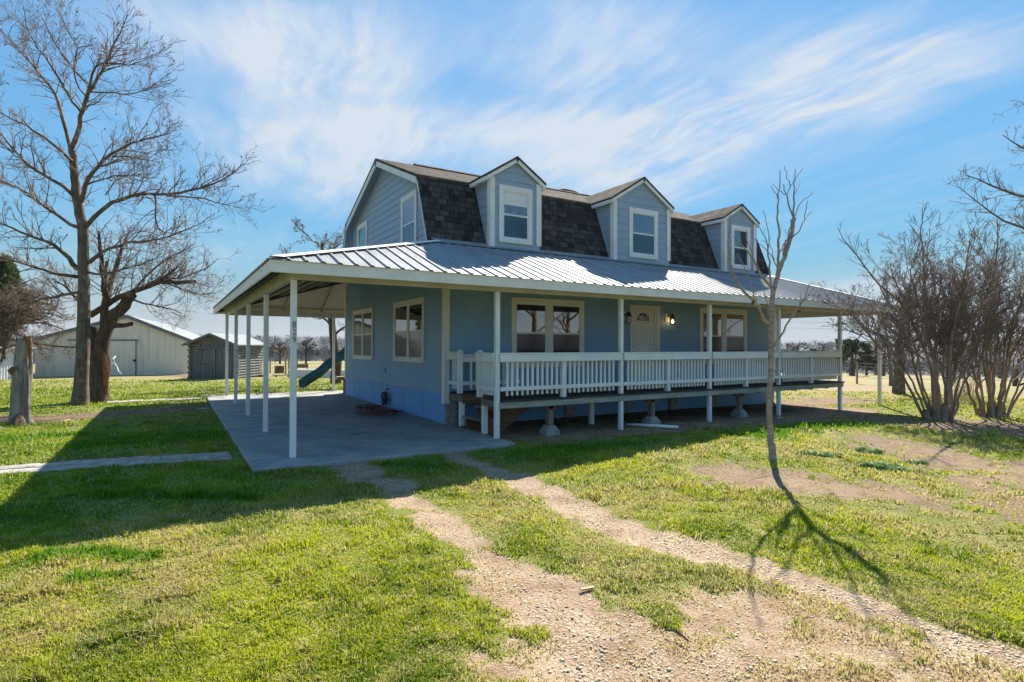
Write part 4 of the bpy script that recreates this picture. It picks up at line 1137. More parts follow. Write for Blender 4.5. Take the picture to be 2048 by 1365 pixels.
# dark tripod of iron bars
q = gp(513, 754); D_ = depth_of(q)
mb = MB()
for a, b in (((508, 752), (517, 716)), ((520, 753), (511, 724)), ((510, 752), (522, 727)), ((509, 744), (511, 716))):
    mb.tube([at(*a, D_), at(*b, D_+.15)], .022, 6)
mb.tube_profile((q[0]+.15, q[1], q[2]-.03), [(.36, 0), (.34, .12), (.2, .17), (.02, .18)], 12, 0)
tag(mb.build('iron_stand', M['blackiron']), 'dark bundle of iron bars standing on a fire ring beside the shed', 'stand')
# bench just behind the house corner
q = gp(691, 786); b_ = thing('bench', q, 'rough tan plank bench on brown legs at the back house corner', 'bench')
c = np.array([3.12, 9.98, 0])
D_ = depth_of(at(693, 782, 18)); c = plane_hit(692.0, 787.0, 0.0)
mb = MB(); mb.box(c[0]-.30, c[0]+1.1, c[1]-.10, c[1]+.22, .44, .55); mb.build('seat', M['tan'], b_, bevel=.006)
for xo in (0.0, .85):
    for yo in (0.0, .14):
        mb = MB(); mb.box(c[0]+xo-.05, c[0]+xo+.05, c[1]+yo-.04, c[1]+yo+.05, -.01, .439); mb.build('leg', M['rust'], b_)

# coiled hose by the tap
rp = random.Random(11); pts = []
cx_, cy_ = 2.62, 4.55
pts += [(3.14, 5.43, .41), (3.12, 5.41, .30), (3.12, 5.38, .16), (3.08, 5.30, .05), (3.0, 5.1, .02)]
a = .9
for i in range(190):
    a += .19; rr_ = .43+.20*math.sin(a*.37+1)+.08*rp.random()
    pts.append((cx_+rr_*.72*math.cos(a)+.10*math.sin(a*.21), cy_+rr_*1.45*math.sin(a)+.12*math.cos(a*.17), 0.02+.075*rp.random()*(i/190)+.04*(i/190)))
P = np.array(pts)
for _ in range(3): P[3:-1] = (P[2:-2]+2*P[3:-1]+P[4:])/4
P[4:, 0] = np.minimum(P[4:, 0], 3.18)
mb = MB(); mb.tube(P, .016, 7)
tag(mb.build('garden_hose', M['hose'], smooth=True), 'maroon garden hose in a loose coil on the concrete slab by the tap', 'hose')
# hose reel bunch hanging under the tap
mb = MB(); rp = random.Random(4)
for i in range(6):
    y_ = 5.45+.06*(i-2.5)*.5; P = []
    for j in range(15):
        t_ = j/14*2*math.pi; P.append((3.17-.03*rp.random()-.008*i, y_+.10*math.sin(t_)*(1+.2*rp.random()), .24+.15*math.cos(t_)))
    mb.tube(P, .011, 6)
tag(mb.build('hanging_hose', M['blackiron'], smooth=True), 'dark bunch of hose loops hanging below the tap on the blue wall', 'hose')
# pvc pipes and scraps under the porch
p0, p1 = gp(1268, 854), gp(1357, 858.5)
mb = MB(); mb.tube([p0+np.array([0, 0, .045]), p1+np.array([0, 0, .035])], .030, 10); tag(mb.build('pipe', M['pvc'], smooth=True), 'white plastic pipe lying on the bare ground in front of the porch', 'pipe')
p0, p1 = gp(1256, 852.5), gp(1300, 855); mb = MB(); mb.tube([p0+np.array([0, .05, .03]), p1+np.array([0, .12, .03])], .018, 8); tag(mb.build('pipe', M['pvc'], smooth=True), 'short thin white pipe beside the longer plastic pipe', 'pipe')
p0 = gp(1560, 837.5); mb = MB(); mb.add([(p0[0]-.09, p0[1], p0[2]+.01), (p0[0], p0[1]-.05, p0[2]+.05), (p0[0]+.1, p0[1]+.01, p0[2]+.03), (p0[0]+.03, p0[1]+.08, p0[2]+.02), (p0[0], p0[1], p0[2]-.01)], [(0, 1, 2, 3), (0, 4, 1), (1, 4, 2), (2, 4, 3), (3, 4, 0)]); tag(mb.build('plastic_scrap', M['pvc']), 'crumpled white plastic scrap on the grass under the porch edge', 'litter')
# sticks on the drive
def stick(a, b, r_, label, mat, cat='stick', bend=.02):
    A, B = gp(*a), gp(*b); mid = (A+B)/2+np.array([bend, bend, .015])
    mb = MB(); mb.tube([A+np.array([0, 0, r_]), mid+np.array([0, 0, r_]), B+np.array([0, 0, r_*1.4])], [r_*.7, r_, r_*.6], 6); return tag(mb.build('stick', mat), label, cat)
stick((1330, 1264), (1377, 1287), .009, 'dark stick lying on the bare gravel drive', M['bark_fork'])
A, B = gp(1160, 1182), gp(1189, 1178); mb = MB(); mb.bar(A+np.array([0, 0, .008]), B+np.array([0, 0, .012]), .035, .010); tag(mb.build('wood_chip', M['tan'], bevel=.003), 'pale flat chip of wood on the edge of the gravel wheel track', 'wood chip')
stick((1500, 958), (1542, 946), .006, 'thin pale twig lying by the foot of the young tree', M['cane'])
stick((1820, 945), (1870, 962), .006, 'thin tan twig lying on the bare soil at right', M['cane'])
stick((122, 847), (140, 842), .02, 'short pale board end on the dirt bed edge', M['tan'])
D_ = depth_of(gp(222, 757)); mb = MB()
for pl in ([(213, 727), (222, 718), (231, 713), (226, 719), (229, 724)], [(218, 741), (220, 733), (224, 726), (229, 727), (234, 734), (237, 743), (243, 748)], [(222, 726), (219, 732), (218, 740), (221, 744)]):
    mb.tube([at(*q, D_-.12*i_) for i_, q in enumerate(pl)], .022, 6)
tag(mb.build('bent_branch', M['pvc'], smooth=True), 'pale bleached crooked branches in front of the barn door', 'branch')
# valve-box lid by the slab
q = gp(405, 819); mb = MB(); mb.box(q[0]-.14, q[0]+.14, q[1]-.10, q[1]+.10, q[2]-.03, q[2]+.025); tag(mb.build('box_lid', M['paver'], bevel=.008), 'grey square lid set in the dirt beside the slab', 'lid')

# ------------------------------------------------------------------ trees
def tubes_np(P, R, k):
    B, n, _ = P.shape
    T = np.gradient(P, axis=1); T /= np.linalg.norm(T, axis=2, keepdims=True)+1e-9
    ref = np.tile(np.array([.31, .17, .93]), (B, 1)); ref[np.abs((T[:, n//2]*ref).sum(1)) > .9] = (1, 0, 0)
    A = np.cross(T, ref[:, None, :]); A /= np.linalg.norm(A, axis=2, keepdims=True)+1e-9
    Bn = np.cross(T, A)
    th = np.arange(k)*2*math.pi/k
    V = P[:, :, None, :]+R[:, :, None, None]*(A[:, :, None, :]*np.cos(th)[None, None, :, None]+Bn[:, :, None, :]*np.sin(th)[None, None, :, None])
    i, j = np.meshgrid(np.arange(n-1), np.arange(k), indexing='ij')
    F = np.stack([i*k+j, i*k+(j+1) % k, (i+1)*k+(j+1) % k, (i+1)*k+j], -1).reshape(-1, 4)
    F = (F[None]+(np.arange(B)*n*k)[:, None, None]).reshape(-1, 4)
    return V.reshape(-1, 3), F
def resample(pts, rad, n):
    P = np.asarray(pts, float); R = np.asarray(rad, float)
    d = np.r_[0, np.cumsum(np.linalg.norm(np.diff(P, axis=0), axis=1))]; t = np.linspace(0, d[-1], n)
    return np.stack([np.interp(t, d, P[:, i]) for i in range(3)], 1), np.interp(t, d, R)
class Tree:
    def __init__(s, seed): s.rng = np.random.default_rng(seed); s.big = []; s.tw = []
    def near(s, px, py, D):             # depth of the limb already there at that pixel
        best = (1e9, D)
        for P, R in s.big:
            d = P-CAM; z = d @ FW
            e = np.hypot(1024+F_PX*(d @ RT)/z-px, 682.5-F_PX*(d @ UP)/z-py); i = int(e.argmin())
            if e[i] < best[0]: best = (e[i], z[i])
        return best[1]
    def limb(s, pts, r0, r1, n=14, wob=.02, power=1.0):
        P = np.asarray(pts, float); R = r0+(r1-r0)*np.linspace(0, 1, len(P))**power
        P, R = resample(P, R, n)
        for _ in range(1): P[1:-1] = (P[:-2]+2*P[1:-1]+P[2:])/4
        P[1:-1] += s.rng.normal(0, wob, (n-2, 3))
        s.big.append((P, R)); return P, R
    def spawn(s, path, n, L0, level, t0=.2, ang=(30, 70), up=.25, droop=0.0, rmin=.0035, ratio=.5, wob=.10, kids=(3, 4), flat=None, rr=None, npts=6):
        P, R = path; rng = s.rng; m = len(P); out = []
        for _ in range(n):
            t = t0+(1-t0)*rng.random()
            f = t*(m-1); i = min(int(f), m-2); a = f-i
            b = P[i]*(1-a)+P[i+1]*a; tg = P[i+1]-P[i]; tg /= np.linalg.norm(tg)+1e-9
            rad = (R[i]*(1-a)+R[i+1]*a)
            q = rng.normal(size=3); q -= tg*(q@tg); q /= np.linalg.norm(q)+1e-9
            th = RAD(rng.uniform(*ang)); d = tg*math.cos(th)+q*math.sin(th)
            d[2] += up; d /= np.linalg.norm(d)
            L = L0*rng.uniform(.5, 1.15)*(1-.35*t)
            r0 = min(rad*.62, (rr or .03)*L/L0+rmin)
            st = L/(npts-1); pts = [b]; dd = d
            for k in range(npts-1):
                dd = dd+rng.normal(0, wob, 3)*1.6; dd[2] += up*.22-droop; dd /= np.linalg.norm(dd)
                pts.append(pts[-1]+dd*st)
            c = (np.array(pts), np.linspace(r0, rmin, npts)); out.append(c)
            s.tw.append(c)
            if level > 0:
                s.spawn(c, int(rng.integers(kids[0], kids[1]+1)), L*ratio, level-1, .25, ang, up, droop, rmin, ratio, wob, kids, flat, (rr or .03)*.5, npts)
        return out
    def build(s, root, trunk_mat, twig_mat, kb=10, kt=3, names=('trunk', 'crown'), big_twig=None):
        V = []; F = []; o = 0
        byn = {}
        for P, R in s.big: byn.setdefault(len(P), []).append((P, R))
        for n, L in byn.items():
            v, f = tubes_np(np.stack([a for a, _ in L]), np.stack([b for _, b in L]), kb); V.append(v); F.append(f+o); o += len(v)
        if V: np_mesh(names[0], np.concatenate(V), np.concatenate(F), trunk_mat, root, smooth=True)
        V = []; F = []; o = 0; byn = {}
        for P, R in s.tw: byn.setdefault(len(P), []).append((P, R))
        for n, L in byn.items():
            v, f = tubes_np(np.stack([a for a, _ in L]), np.stack([b for _, b in L]), kt); V.append(v); F.append(f+o); o += len(v)
        if V: return np_mesh(names[1], np.concatenate(V), np.concatenate(F), twig_mat, root, smooth=True)
def leaf_cards(P, size, rng, elong=1.6):
    n = len(P); a = rng.normal(size=(n, 3)); a /= np.linalg.norm(a, axis=1)[:, None]
    b = np.cross(a, rng.normal(size=(n, 3))); b /= np.linalg.norm(b, axis=1)[:, None]
    s_ = (size*rng.uniform(.6, 1.3, n))[:, None]
    V = np.stack([P-a*s_*elong/2-b*s_*.18, P-b*s_*.5, P+a*s_*elong/2, P+b*s_*.5], 1).reshape(-1, 3)
    return V, np.arange(4*n).reshape(n, 4)
def px_path(pts, D, spread, rng, s=1.0, o=(0, 0), drift=None):
    """limb traced in the photo, laid out in depth with its own wander"""
    out = []; dz = 0; dr = drift if drift is not None else rng.uniform(-1, 1)*spread
    for i, q in enumerate(pts):
        out.append(at(o[0]+q[0]/s, o[1]+q[1]/s, D+dr*i/max(1, len(pts)-1)+rng.normal(0, .05)*spread*(i > 0)))
    return out

# --- tall bare tree at left
b = gp(160, 811); D0 = depth_of(b)
T = Tree(3); tree = thing('bare_tree', b, 'tall bare tree with straight grey trunk left of the carport', 'tree')
c1 = (2.844, (0, 0)); c2 = (3.25, (0, 480))
def L1(pts, **k): return px_path(pts, T.near(pts[0][0]/2.844, pts[0][1]/2.844, D0), k.pop('spread', 1.6), T.rng, *c1, **k)
def L2(pts, **k): return px_path(pts, T.near(pts[0][0]/3.25, 480+pts[0][1]/3.25, D0), k.pop('spread', 1.6), T.rng, *c2, **k)
tk = T.limb([b+np.array([0, 0, -.15])]+px_path([(158, 806), (161, 790), (164, 740), (166, 690), (167, 640), (168, 590), (167, 540), (167, 500), (166, 455)], D0, 0, T.rng), .205, .125, 20, .006, .6)
T.limb([b+np.array([-.02, .02, -.2]), b+np.array([0, 0, .05]), b+np.array([.02, 0, .5])], .31, .175, 6, 0, .5)
tk2 = T.limb(L1([(472, 1300), (440, 1150), (428, 1050), (420, 950), (405, 850)], spread=0), .125, .082, 12, .01)
limbs = [
    (lambda: L1([(405, 850), (440, 780), (460, 640), (510, 520), (560, 450), (600, 370), (640, 280), (690, 160), (728, 80)]), .09, .01, 18),
    (lambda: L1([(490, 1290), (560, 1200), (680, 1130), (800, 1105), (950, 1115), (1080, 1075), (1200, 1065), (1300, 1000), (1390, 930)]), .085, .012, 16),
    (lambda: L1([(950, 1115), (1060, 1110), (1200, 1140), (1280, 1165), (1390, 1190)]), .035, .008, 8),
    (lambda: L1([(460, 1150), (490, 1020), (560, 950), (640, 870), (740, 820), (830, 790), (970, 760)]), .085, .012, 16),
    (lambda: L1([(640, 890), (740, 890), (820, 905), (900, 925)]), .03, .008, 7),
    (lambda: L1([(468, 1310), (425, 1285), (330, 1230), (200, 1130), (100, 1070), (0, 1030), (-120, 1010)]), .08, .015, 15),
    (lambda: L1([(432, 1130), (405, 1095), (340, 1050), (220, 980), (130, 920), (60, 830), (0, 750), (-90, 690)]), .075, .014, 14),
    (lambda: L1([(412, 915), (385, 895), (300, 820), (200, 750), (100, 690), (0, 640), (-100, 560)]), .06, .012, 14),
    (lambda: L1([(402, 850), (372, 740), (352, 630), (300, 520), (240, 430), (170, 360), (80, 250), (0, 160), (-60, 120)]), .075, .01, 18),
    (lambda: L1([(462, 640), (430, 605), (330, 440), (290, 370), (250, 330), (200, 250), (150, 150), (130, 30)]), .045, .008, 15),
    (lambda: L1([(510, 525), (640, 530), (750, 545), (830, 510), (890, 480)]), .03, .007, 10),
    (lambda: L1([(500, 520), (520, 440), (540, 370), (600, 350), (700, 375), (790, 370), (860, 320)]), .045, .007, 12),
    (lambda: L1([(500, 480), (420, 400), (330, 280), (270, 170), (240, 100)]), .035, .007, 12),
    (lambda: L1([(490, 550), (440, 500), (410, 400), (450, 260), (380, 180), (340, 80)]), .03, .007, 10),
    (lambda: L1([(480, 1060), (560, 1030), (640, 1000), (720, 1005), (800, 990)]), .035, .008, 9),
    (lambda: L2([(580, 150), (630, 95), (700, 60), (850, 15), (1040, 0), (1200, -60), (1330, -120)]), .075, .012, 14),
    (lambda: L2([(505, 190), (440, 110), (390, 60), (340, 25), (250, 0), (120, -60), (0, -110), (-100, -130)]), .09, .015, 14),
    (lambda: L2([(500, 240), (420, 235), (330, 215), (180, 160), (0, 110), (-120, 60)]), .075, .014, 12),
    (lambda: L2([(575, 210), (700, 230), (820, 180), (950, 150), (1050, 90)]), .045, .01, 10),
    (lambda: L2([(510, 340), (440, 350), (360, 380), (240, 390), (100, 440)]), .06, .012, 10),
    (lambda: L1([(600, 1110), (660, 1010), (720, 990), (830, 1060), (870, 950)]), .025, .007, 9),
    (lambda: L1([(880, 1110), (890, 1200), (880, 1290), (930, 1340), (1060, 1310)]), .04, .008, 9),
]
for pts, r0, r1, n in limbs:
    pth = T.limb(pts(), r0*.70, r1*.75, n, .012)
    ln = np.linalg.norm(np.diff(pth[0], axis=0), axis=1).sum()
    T.spawn(pth, int(5+ln*4), 1.25, 2, .22, (25, 60), .20, 0, .0042, .55, .10, (3, 5), rr=.022)
    T.spawn(pth, int(3+ln*4), .7, 1, .15, (30, 75), .12, 0, .004, .6, .13, (3, 5), rr=.014)
T.spawn(tk2, 10, 1.0, 2, .1, (40, 75), .2, 0, .0038, .55, .12, (3, 4), rr=.02)
tips = np.array([c[0][-1] for c in T.tw if len(c[0]) == 6])
for p in tips[T.rng.choice(len(tips), 130, replace=False)]: T.tw.append((np.array([p, p+np.array([.012, 0, -.02]), p+np.array([.015, 0, -.05])]), np.array([.006, .022, .005])))
T.build(tree, M['bark_main'], M['twig_main'])

# --- thick forked tree behind it
b = gp(196, 804); D0 = depth_of(b)+.2
T = Tree(8); tree = thing('forked_tree', b, 'thick old forked tree with split hollow trunk and sawn limbs', 'tree')
def L2(pts, **k): return px_path(pts, T.near(pts[0][0]/3.25, 480+pts[0][1]/3.25, D0), k.pop('spread', 1.2), T.rng, *c2, **k)
T.limb(L2([(628, 1060), (632, 1000), (640, 920), (645, 850), (625, 770), (600, 700), (600, 620), (600, 570)], spread=0), .27, .17, 14, .02, .7)
mainr = T.limb(L2([(650, 900), (655, 800), (662, 720), (668, 640), (690, 560), (740, 500), (800, 430), (860, 350)], spread=.3), .22, .14, 14, .02)
T.limb([b+np.array([-.03, 0, -.25]), b+np.array([0, 0, .05]), b+np.array([.02, 0, .75])], .40, .215, 8, 0, .6)
T.limb(L2([(690, 560), (740, 555), (790, 565), (860, 545)], spread=.4), .09, .06, 6, .01)
lm = [(lambda: L2([(590, 490), (680, 430), (780, 370), (860, 340), (960, 300), (1060, 270), (1150, 285), (1270, 272)], spread=.6), .085, .05, 14),
      (lambda: L2([(850, 350), (930, 320), (1010, 290), (1080, 240), (1145, 185)], spread=.8), .055, .035, 9),
      (lambda: L2([(680, 600), (680, 450), (690, 350), (660, 200), (650, 60), (640, -60)], spread=.8), .12, .03, 12),
      (lambda: L2([(690, 400), (720, 260), (770, 140), (800, 40), (830, -40)], spread=.8), .09, .02, 10),
      (lambda: L2([(680, 300), (690, 220), (695, 140)], spread=.3), .05, .035, 5),
      (lambda: L2([(860, 350), (1000, 260), (1180, 250), (1320, 200), (1420, 120)], spread=1.5), .04, .008, 12),
      (lambda: L2([(840, 380), (950, 420), (1080, 440), (1180, 480)], spread=1.5), .03, .007, 9),
      (lambda: L2([(860, 350), (960, 220), (1080, 120), (1200, 60)], spread=1.5), .035, .007, 9),
      (lambda: L2([(1060, 270), (1200, 330), (1330, 370), (1450, 330)], spread=1.5), .022, .006, 9),
      (lambda: L2([(600, 480), (520, 400), (420, 300), (330, 250)], spread=1.5), .05, .01, 9)]
for i, (pts, r0, r1, n) in enumerate(lm):
    pth = T.limb(pts(), r0, r1, n, .012)
    ln = np.linalg.norm(np.diff(pth[0], axis=0), axis=1).sum()
    if i != 4: T.spawn(pth, int(5+ln*8), 1.05, 2, .22, (25, 65), .10, 0, .0036, .55, .13, (3, 5), rr=.017)
T.build(tree, M['bark_fork'], M['twig_main'])
mb = MB(); mb.tube(L2([(690, 1010), (688, 940), (690, 860), (683, 790), (676, 735)], spread=0, drift=-.22), [.03, .06, .075, .06, .02], 7)
mb.build('split_wood', M['redwood'], tree)

# --- dead stump with a burl
b = gp(42, 847); D0 = depth_of(b)
st = thing('tree_stump', b, 'tall broken grey tree stump with a burl and torn orange top', 'stump')
rng = np.random.default_rng(4)
def trunk_skin(path, rads, k, amp, seed, freq=3.0):
    P, R = resample(path, rads, 34); V = []
    for i, (p, r_) in enumerate(zip(P, R)):
        for j in range(k):
            a = 2*math.pi*j/k
            n_ = float(vnoise(np.array([math.cos(a)*freq+9+seed]), np.array([math.sin(a)*freq+p[2]*1.3]), seed)[0])-.5
            n2 = float(vnoise(np.array([a*2.2+seed]), np.array([p[2]*.5]), seed+3)[0])-.5
            rr_ = r_*(1+amp*n_*2+amp*n2)
            V.append(p+np.array([math.cos(a)*rr_, math.sin(a)*rr_, 0]))
    F = [(i*k+j, i*k+(j+1) % k, (i+1)*k+(j+1) % k, (i+1)*k+j) for i in range(len(P)-1) for j in range(k)]
    F += [tuple((len(P)-1)*k+j for j in range(k))]
    return V, F
pth = [at(42, 850, D0), at(42, 835, D0), at(43, 800, D0), at(46, 760, D0), at(48, 720, D0), at(48, 690, D0), at(50, 677, D0)]
mb = MB(); mb.add(*trunk_skin(pth, [.225, .165, .145, .14, .13, .115, .10], 28, .36, 2)); mb.build('trunk', M['bark_stump'], st, smooth=True)
mb = MB()
q = at(31, 745, D0-.08)
for i in range(1): mb.tube([q+np.array([.16, .05, -.28]), q+np.array([.06, 0, -.12]), q, q+np.array([-.03, -.02, .12])], [.05, .09, .10, .045], 12)
mb.build('burl', M['bark_stump'], st, smooth=True)
mb = MB(); mb.tube([q+np.array([-.05, -.09, -.02]), q+np.array([-.055, -.10, .03]), q+np.array([-.03, -.06, .10])], [.03, .06, .03], 8)
for i in range(7):
    a = i/7*3.3-1.6; c = at(51, 678, D0)+np.array([.07*math.cos(a), .10*math.sin(a), -.06]); hh = rng.uniform(.06, .15)
    mb.prism([c+np.array([-.035, 0, 0]), c+np.array([.035, 0, 0]), c+np.array([rng.uniform(-.03, .03), 0, hh])], (0, .04, 0))
c = at(58, 700, D0-.10); mb.tube([c+np.array([0, 0, -.22]), c, c+np.array([0, 0.03, .2])], [.01, .045, .03], 7)
mb.build('torn_wood', M['redwood'], st)
mb = MB(); mb.add(*trunk_skin([at(33, 851, D0-.22), at(34, 838, D0-.2), at(38, 828, D0-.16)], [.15, .09, .03], 12, .3, 8)); mb.build('root_flare', M['bark_fork'], st)
# --- tangled brush behind the stump
b = gp(20, 800); D0 = depth_of(b)+3
T = Tree(21); br = thing('brush_tree', gp(-60, 775), 'low tangled bare shrubby tree overhanging the stump at the left edge', 'tree')
for i in range(44):
    x0 = -130+T.rng.uniform(-40, 40); y0 = 765
    x1 = T.rng.uniform(-180, 165); y1 = T.rng.uniform(555, 715)+max(0, x1-70)*.45
    mid = (x0*.5+x1*.5+T.rng.uniform(-40, 20), min(y0, (y0*.35+y1*.65))-30)
    p = px_path([(x0, y0), mid, (x1, y1), (x1+T.rng.uniform(-10, 45), y1+T.rng.uniform(-25, 40))], D0, 1.8, T.rng)
    pt = T.limb(p, .05, .012, 10, .03); T.spawn(pt, 26, .8, 2, .3, (30, 80), .02, .02, .0046, .6, .16, (3, 5), rr=.016)
for i in range(16):
    x0, y0 = T.rng.uniform(-60, 10), T.rng.uniform(690, 730); x1, y1 = T.rng.uniform(10, 140), T.rng.uniform(590, 705)
    pt = T.limb(px_path([(x0, y0), (x0*.5+x1*.5, min(y0, y1)-T.rng.uniform(5, 30)), (x1, y1)], D0-1.2, 1.0, T.rng), .035, .010, 8, .03); T.spawn(pt, 20, .7, 2, .2, (30, 80), .02, .02, .0046, .6, .16, (3, 5), rr=.014)
T.build(br, M['bark_fork'], M['twig_brush'], 6)
# --- evergreen at the far left
b = gp(10, 752); D0 = 31
ev = thing('cedar_tree', at(10, 750, D0), 'green cedar tree rising behind the bare branches at the left edge', 'tree')
mb = MB(); base = at(10, 760, D0); topp = at(12, 520, D0); mb.tube([base, (base+topp)/2, topp], [.2, .12, .03], 8); mb.build('trunk', M['bark_fork'], ev)
rng = np.random.default_rng(9); n = 5200
h = .42+.58*rng.random(n)**.9; rr_ = (1.9*(1-h)**.8+.10)*np.sqrt(rng.random(n)); cl = rng.integers(0, 26, n); a = rng.random(n)*6.28
ca = rng.random(26)*6.28; a = ca[cl]+rng.normal(0, .45, n)
lump = .45+1.0*vnoise(a*1.6, h*9, 4)
P = base[None]+(topp-base)[None]*(.10+.90*h)[:, None]+np.stack([np.cos(a)*rr_*lump, np.sin(a)*rr_*lump, rng.normal(0, .12, n)], 1)
V, F_ = leaf_cards(P, .17, rng, 2.2); np_mesh('crown', V, F_, M['leaf_cedar'], ev)

# --- young tree in front of the porch
b = gp(1545, 919); D0 = depth_of(b)
T = Tree(13); yt = thing('young_tree', b, 'slender young bare tree with pale bark in front of the porch railing', 'tree')
c3 = (4.4033, (1400, 330)); c8 = (3.25, (1500, 540))
T.limb([b+np.array([0, 0, -.1])]+px_path([(1545, 915), (1541, 870), (1539, 830), (1538, 795), (1541, 760), (1542.5, 720), (1541, 680), (1543, 640), (1545, 605), (1547, 578)], D0, 0, T.rng), .043, .032, 24, .004, 1)
T.limb([b+np.array([0, 0, -.08]), b+np.array([0, 0, .02]), b+np.array([-.01, 0, .22])], .064, .042, 6, 0)
def A3(*pts, r=(.02, .006), sp=.35, n=12, drift=None): return T.limb(px_path(pts, T.near(1400+pts[0][0]/4.4033, 330+pts[0][1]/4.4033, D0), sp, T.rng, *c3, drift=drift), r[0]*.56, r[1]*.8, n, .006)
A3((650, 1100), (665, 1040), (690, 980), (720, 850), (770, 760), (800, 620), (830, 470), r=(.058, .034), n=16, drift=.15)
A3((830, 470), (790, 380), (760, 270), (735, 170), r=(.024, .007), drift=.3)
A3((830, 465), (825, 350), (835, 250), (822, 190), (840, 40), r=(.024, .006), drift=-.2)
A3((760, 270), (800, 190), (840, 120), (905, 30), r=(.012, .005)); A3((800, 190), (765, 115), (745, 10), r=(.011, .005))
A3((835, 250), (862, 200), (885, 150), r=(.011, .005), n=6); A3((840, 445), (868, 350), (910, 310), (950, 285), (990, 245), r=(.014, .005))
A3((800, 655), (870, 590), (915, 505), (925, 430), (950, 320), r=(.016, .005)); A3((920, 485), (945, 450), (985, 405), r=(.009, .005), n=6)
A3((750, 265), (720, 245), (690, 215), (640, 170), r=(.010, .005), n=7)
A3((670, 1020), (685, 930), (690, 800), (692, 660), (708, 600), (683, 520), (684, 400), (685, 300), (708, 180), (704, 45), r=(.036, .006), n=20, drift=-.35)
A3((684, 300), (655, 235), (620, 190), r=(.010, .005), n=6); A3((708, 600), (722, 530), r=(.007, .004), n=4)
A3((735, 800), (750, 690), (775, 640), (790, 560), (802, 480), r=(.022, .008)); A3((780, 640), (760, 600), (750, 570), r=(.007, .004), n=4); A3((690, 790), (720, 740), (770, 650), (800, 600), r=(.02, .012), n=8)
A3((635, 1100), (600, 1050), (520, 950), (485, 860), (440, 790), (400, 740), (330, 680), (290, 630), r=(.034, .005), n=16, drift=-.6)
A3((380, 720), (352, 640), (333, 565), r=(.009, .004), n=7); A3((465, 810), (440, 710), (400, 640), (408, 570), r=(.012, .005), n=8)
A3((625, 1090), (612, 900), (600, 740), (570, 620), (510, 530), r=(.026, .005), n=14, drift=.5); A3((600, 740), (606, 620), (588, 510), (555, 405), r=(.012, .005), n=8); A3((605, 680), (630, 630), r=(.006, .004), n=4); A3((590, 520), (615, 505), r=(.005, .003), n=4); A3((570, 610), (560, 580), (575, 560), r=(.006, .004), n=4)
A3((685, 930), (655, 860), (620, 790), (560, 730), (480, 650), r=(.016, .005), n=10, drift=.3); A3((655, 860), (650, 790), (620, 710), (545, 665), r=(.011, .004), n=8)
A3((560, 1350), (490, 1210), (400, 1130), (330, 1050), (280, 930), (250, 780), (252, 640), (265, 440), r=(.042, .006), n=18, drift=-.9)
A3((490, 1200), (450, 1070), (420, 960), (380, 880), (330, 780), r=(.014, .005), drift=-.4); A3((500, 1200), (480, 1120), (440, 1030), (430, 960), r=(.010, .004), n=8); A3((600, 1330), (600, 1240), (570, 1130), (540, 1030), r=(.014, .005), n=8)
T.limb(px_path([(130, 360), (100, 342), (75, 290), (58, 245), (20, 210)], D0, .3, T.rng, *c8, drift=-.4), .024, .022, 8, .004)
T.limb(px_path([(155, 500), (180, 450), (240, 370), (300, 265), (350, 200), (385, 90)], D0, .4, T.rng, *c8, drift=-.5), .017, .005, 12, .006)
T.limb(px_path([(345, 205), (380, 160), (415, 118)], D0-.4, .2, T.rng, *c8), .011, .005, 6, .004); T.limb(px_path([(325, 235), (330, 160)], D0-.4, .2, T.rng, *c8), .008, .004, 5, .004)
T.build(yt, M['bark_young'], M['bark_young'])

# --- two multi-stemmed crape myrtles
def myrtle(px, py, seed, label, wl, wr, top, nst, extra=()):
    b = gp(px, py); D0 = depth_of(b); T = Tree(seed); root = thing('crape_myrtle', b, label, 'shrub tree', 'multi-stemmed crape myrtles')
    rng = T.rng; sc = D0/F_PX
    for i in range(nst):
        a = rng.uniform(0, 6.28); u = (i+.5)/nst*2-1; ux = wl*abs(min(u, 0))*-1+wr*max(u, 0)
        ux = ux*(.84+.2*rng.random()); hgt = (py-top)*sc*(1-.42*abs(u)**1.6)*rng.uniform(.80, 1.02)*.86
        sw = ((i*.618+.3) % 1.0)*2-1
        base = b+np.array([RT[0]*u*.30, RT[1]*u*.30, -.1])+np.array([FW[0], FW[1], 0])*.16*sw
        tip = b+RT*ux*sc*.98+np.array([FW[0], FW[1], 0])*sw*(1-abs(u)*.5)*1.25+np.array([0, 0, hgt])
        mid = base*.52+tip*.48; mid += (base-tip)*np.array([.13, .13, 0])+np.array([0, 0, .05])
        m2 = base*.25+tip*.75+(base-tip)*np.array([.07, .07, 0])+rng.normal(0, .07, 3)
        r0 = rng.uniform(.028, .050)
        st_ = T.limb([base, base*.8+mid*.2+np.array([0, 0, .05]), mid+rng.normal(0, .05, 3), m2, tip], r0, .010, 15, .018)
        up = T.spawn(st_, 7, 1.35, 0, .32, (22, 55), .16, 0, .007, .6, .07, rr=.030)
        for c in up: T.spawn(c, 5, .75, 2, .3, (20, 50), .16, 0, .0042, .6, .11, (3, 4), rr=.012)
        T.spawn(st_, 23, .85, 2, .45, (20, 55), .16, 0, .0042, .6, .11, (3, 4), rr=.013)
        if i % 3 == 0:
            T.limb([base+np.array([0, 0, -.05]), base*.9+mid*.1, base*.75+mid*.25], .11, .06, 5, .01)
    for pts in extra:
        st_ = T.limb(px_path(pts, D0, .7, rng), .028, .006, 12, .02); T.spawn(st_, 8, .7, 1, .5, (20, 45), .22, 0, .004, .55, .08, (3, 4), rr=.011)
    T.build(root, M['bark_myrtle'], M['twig_myrtle'], 7)
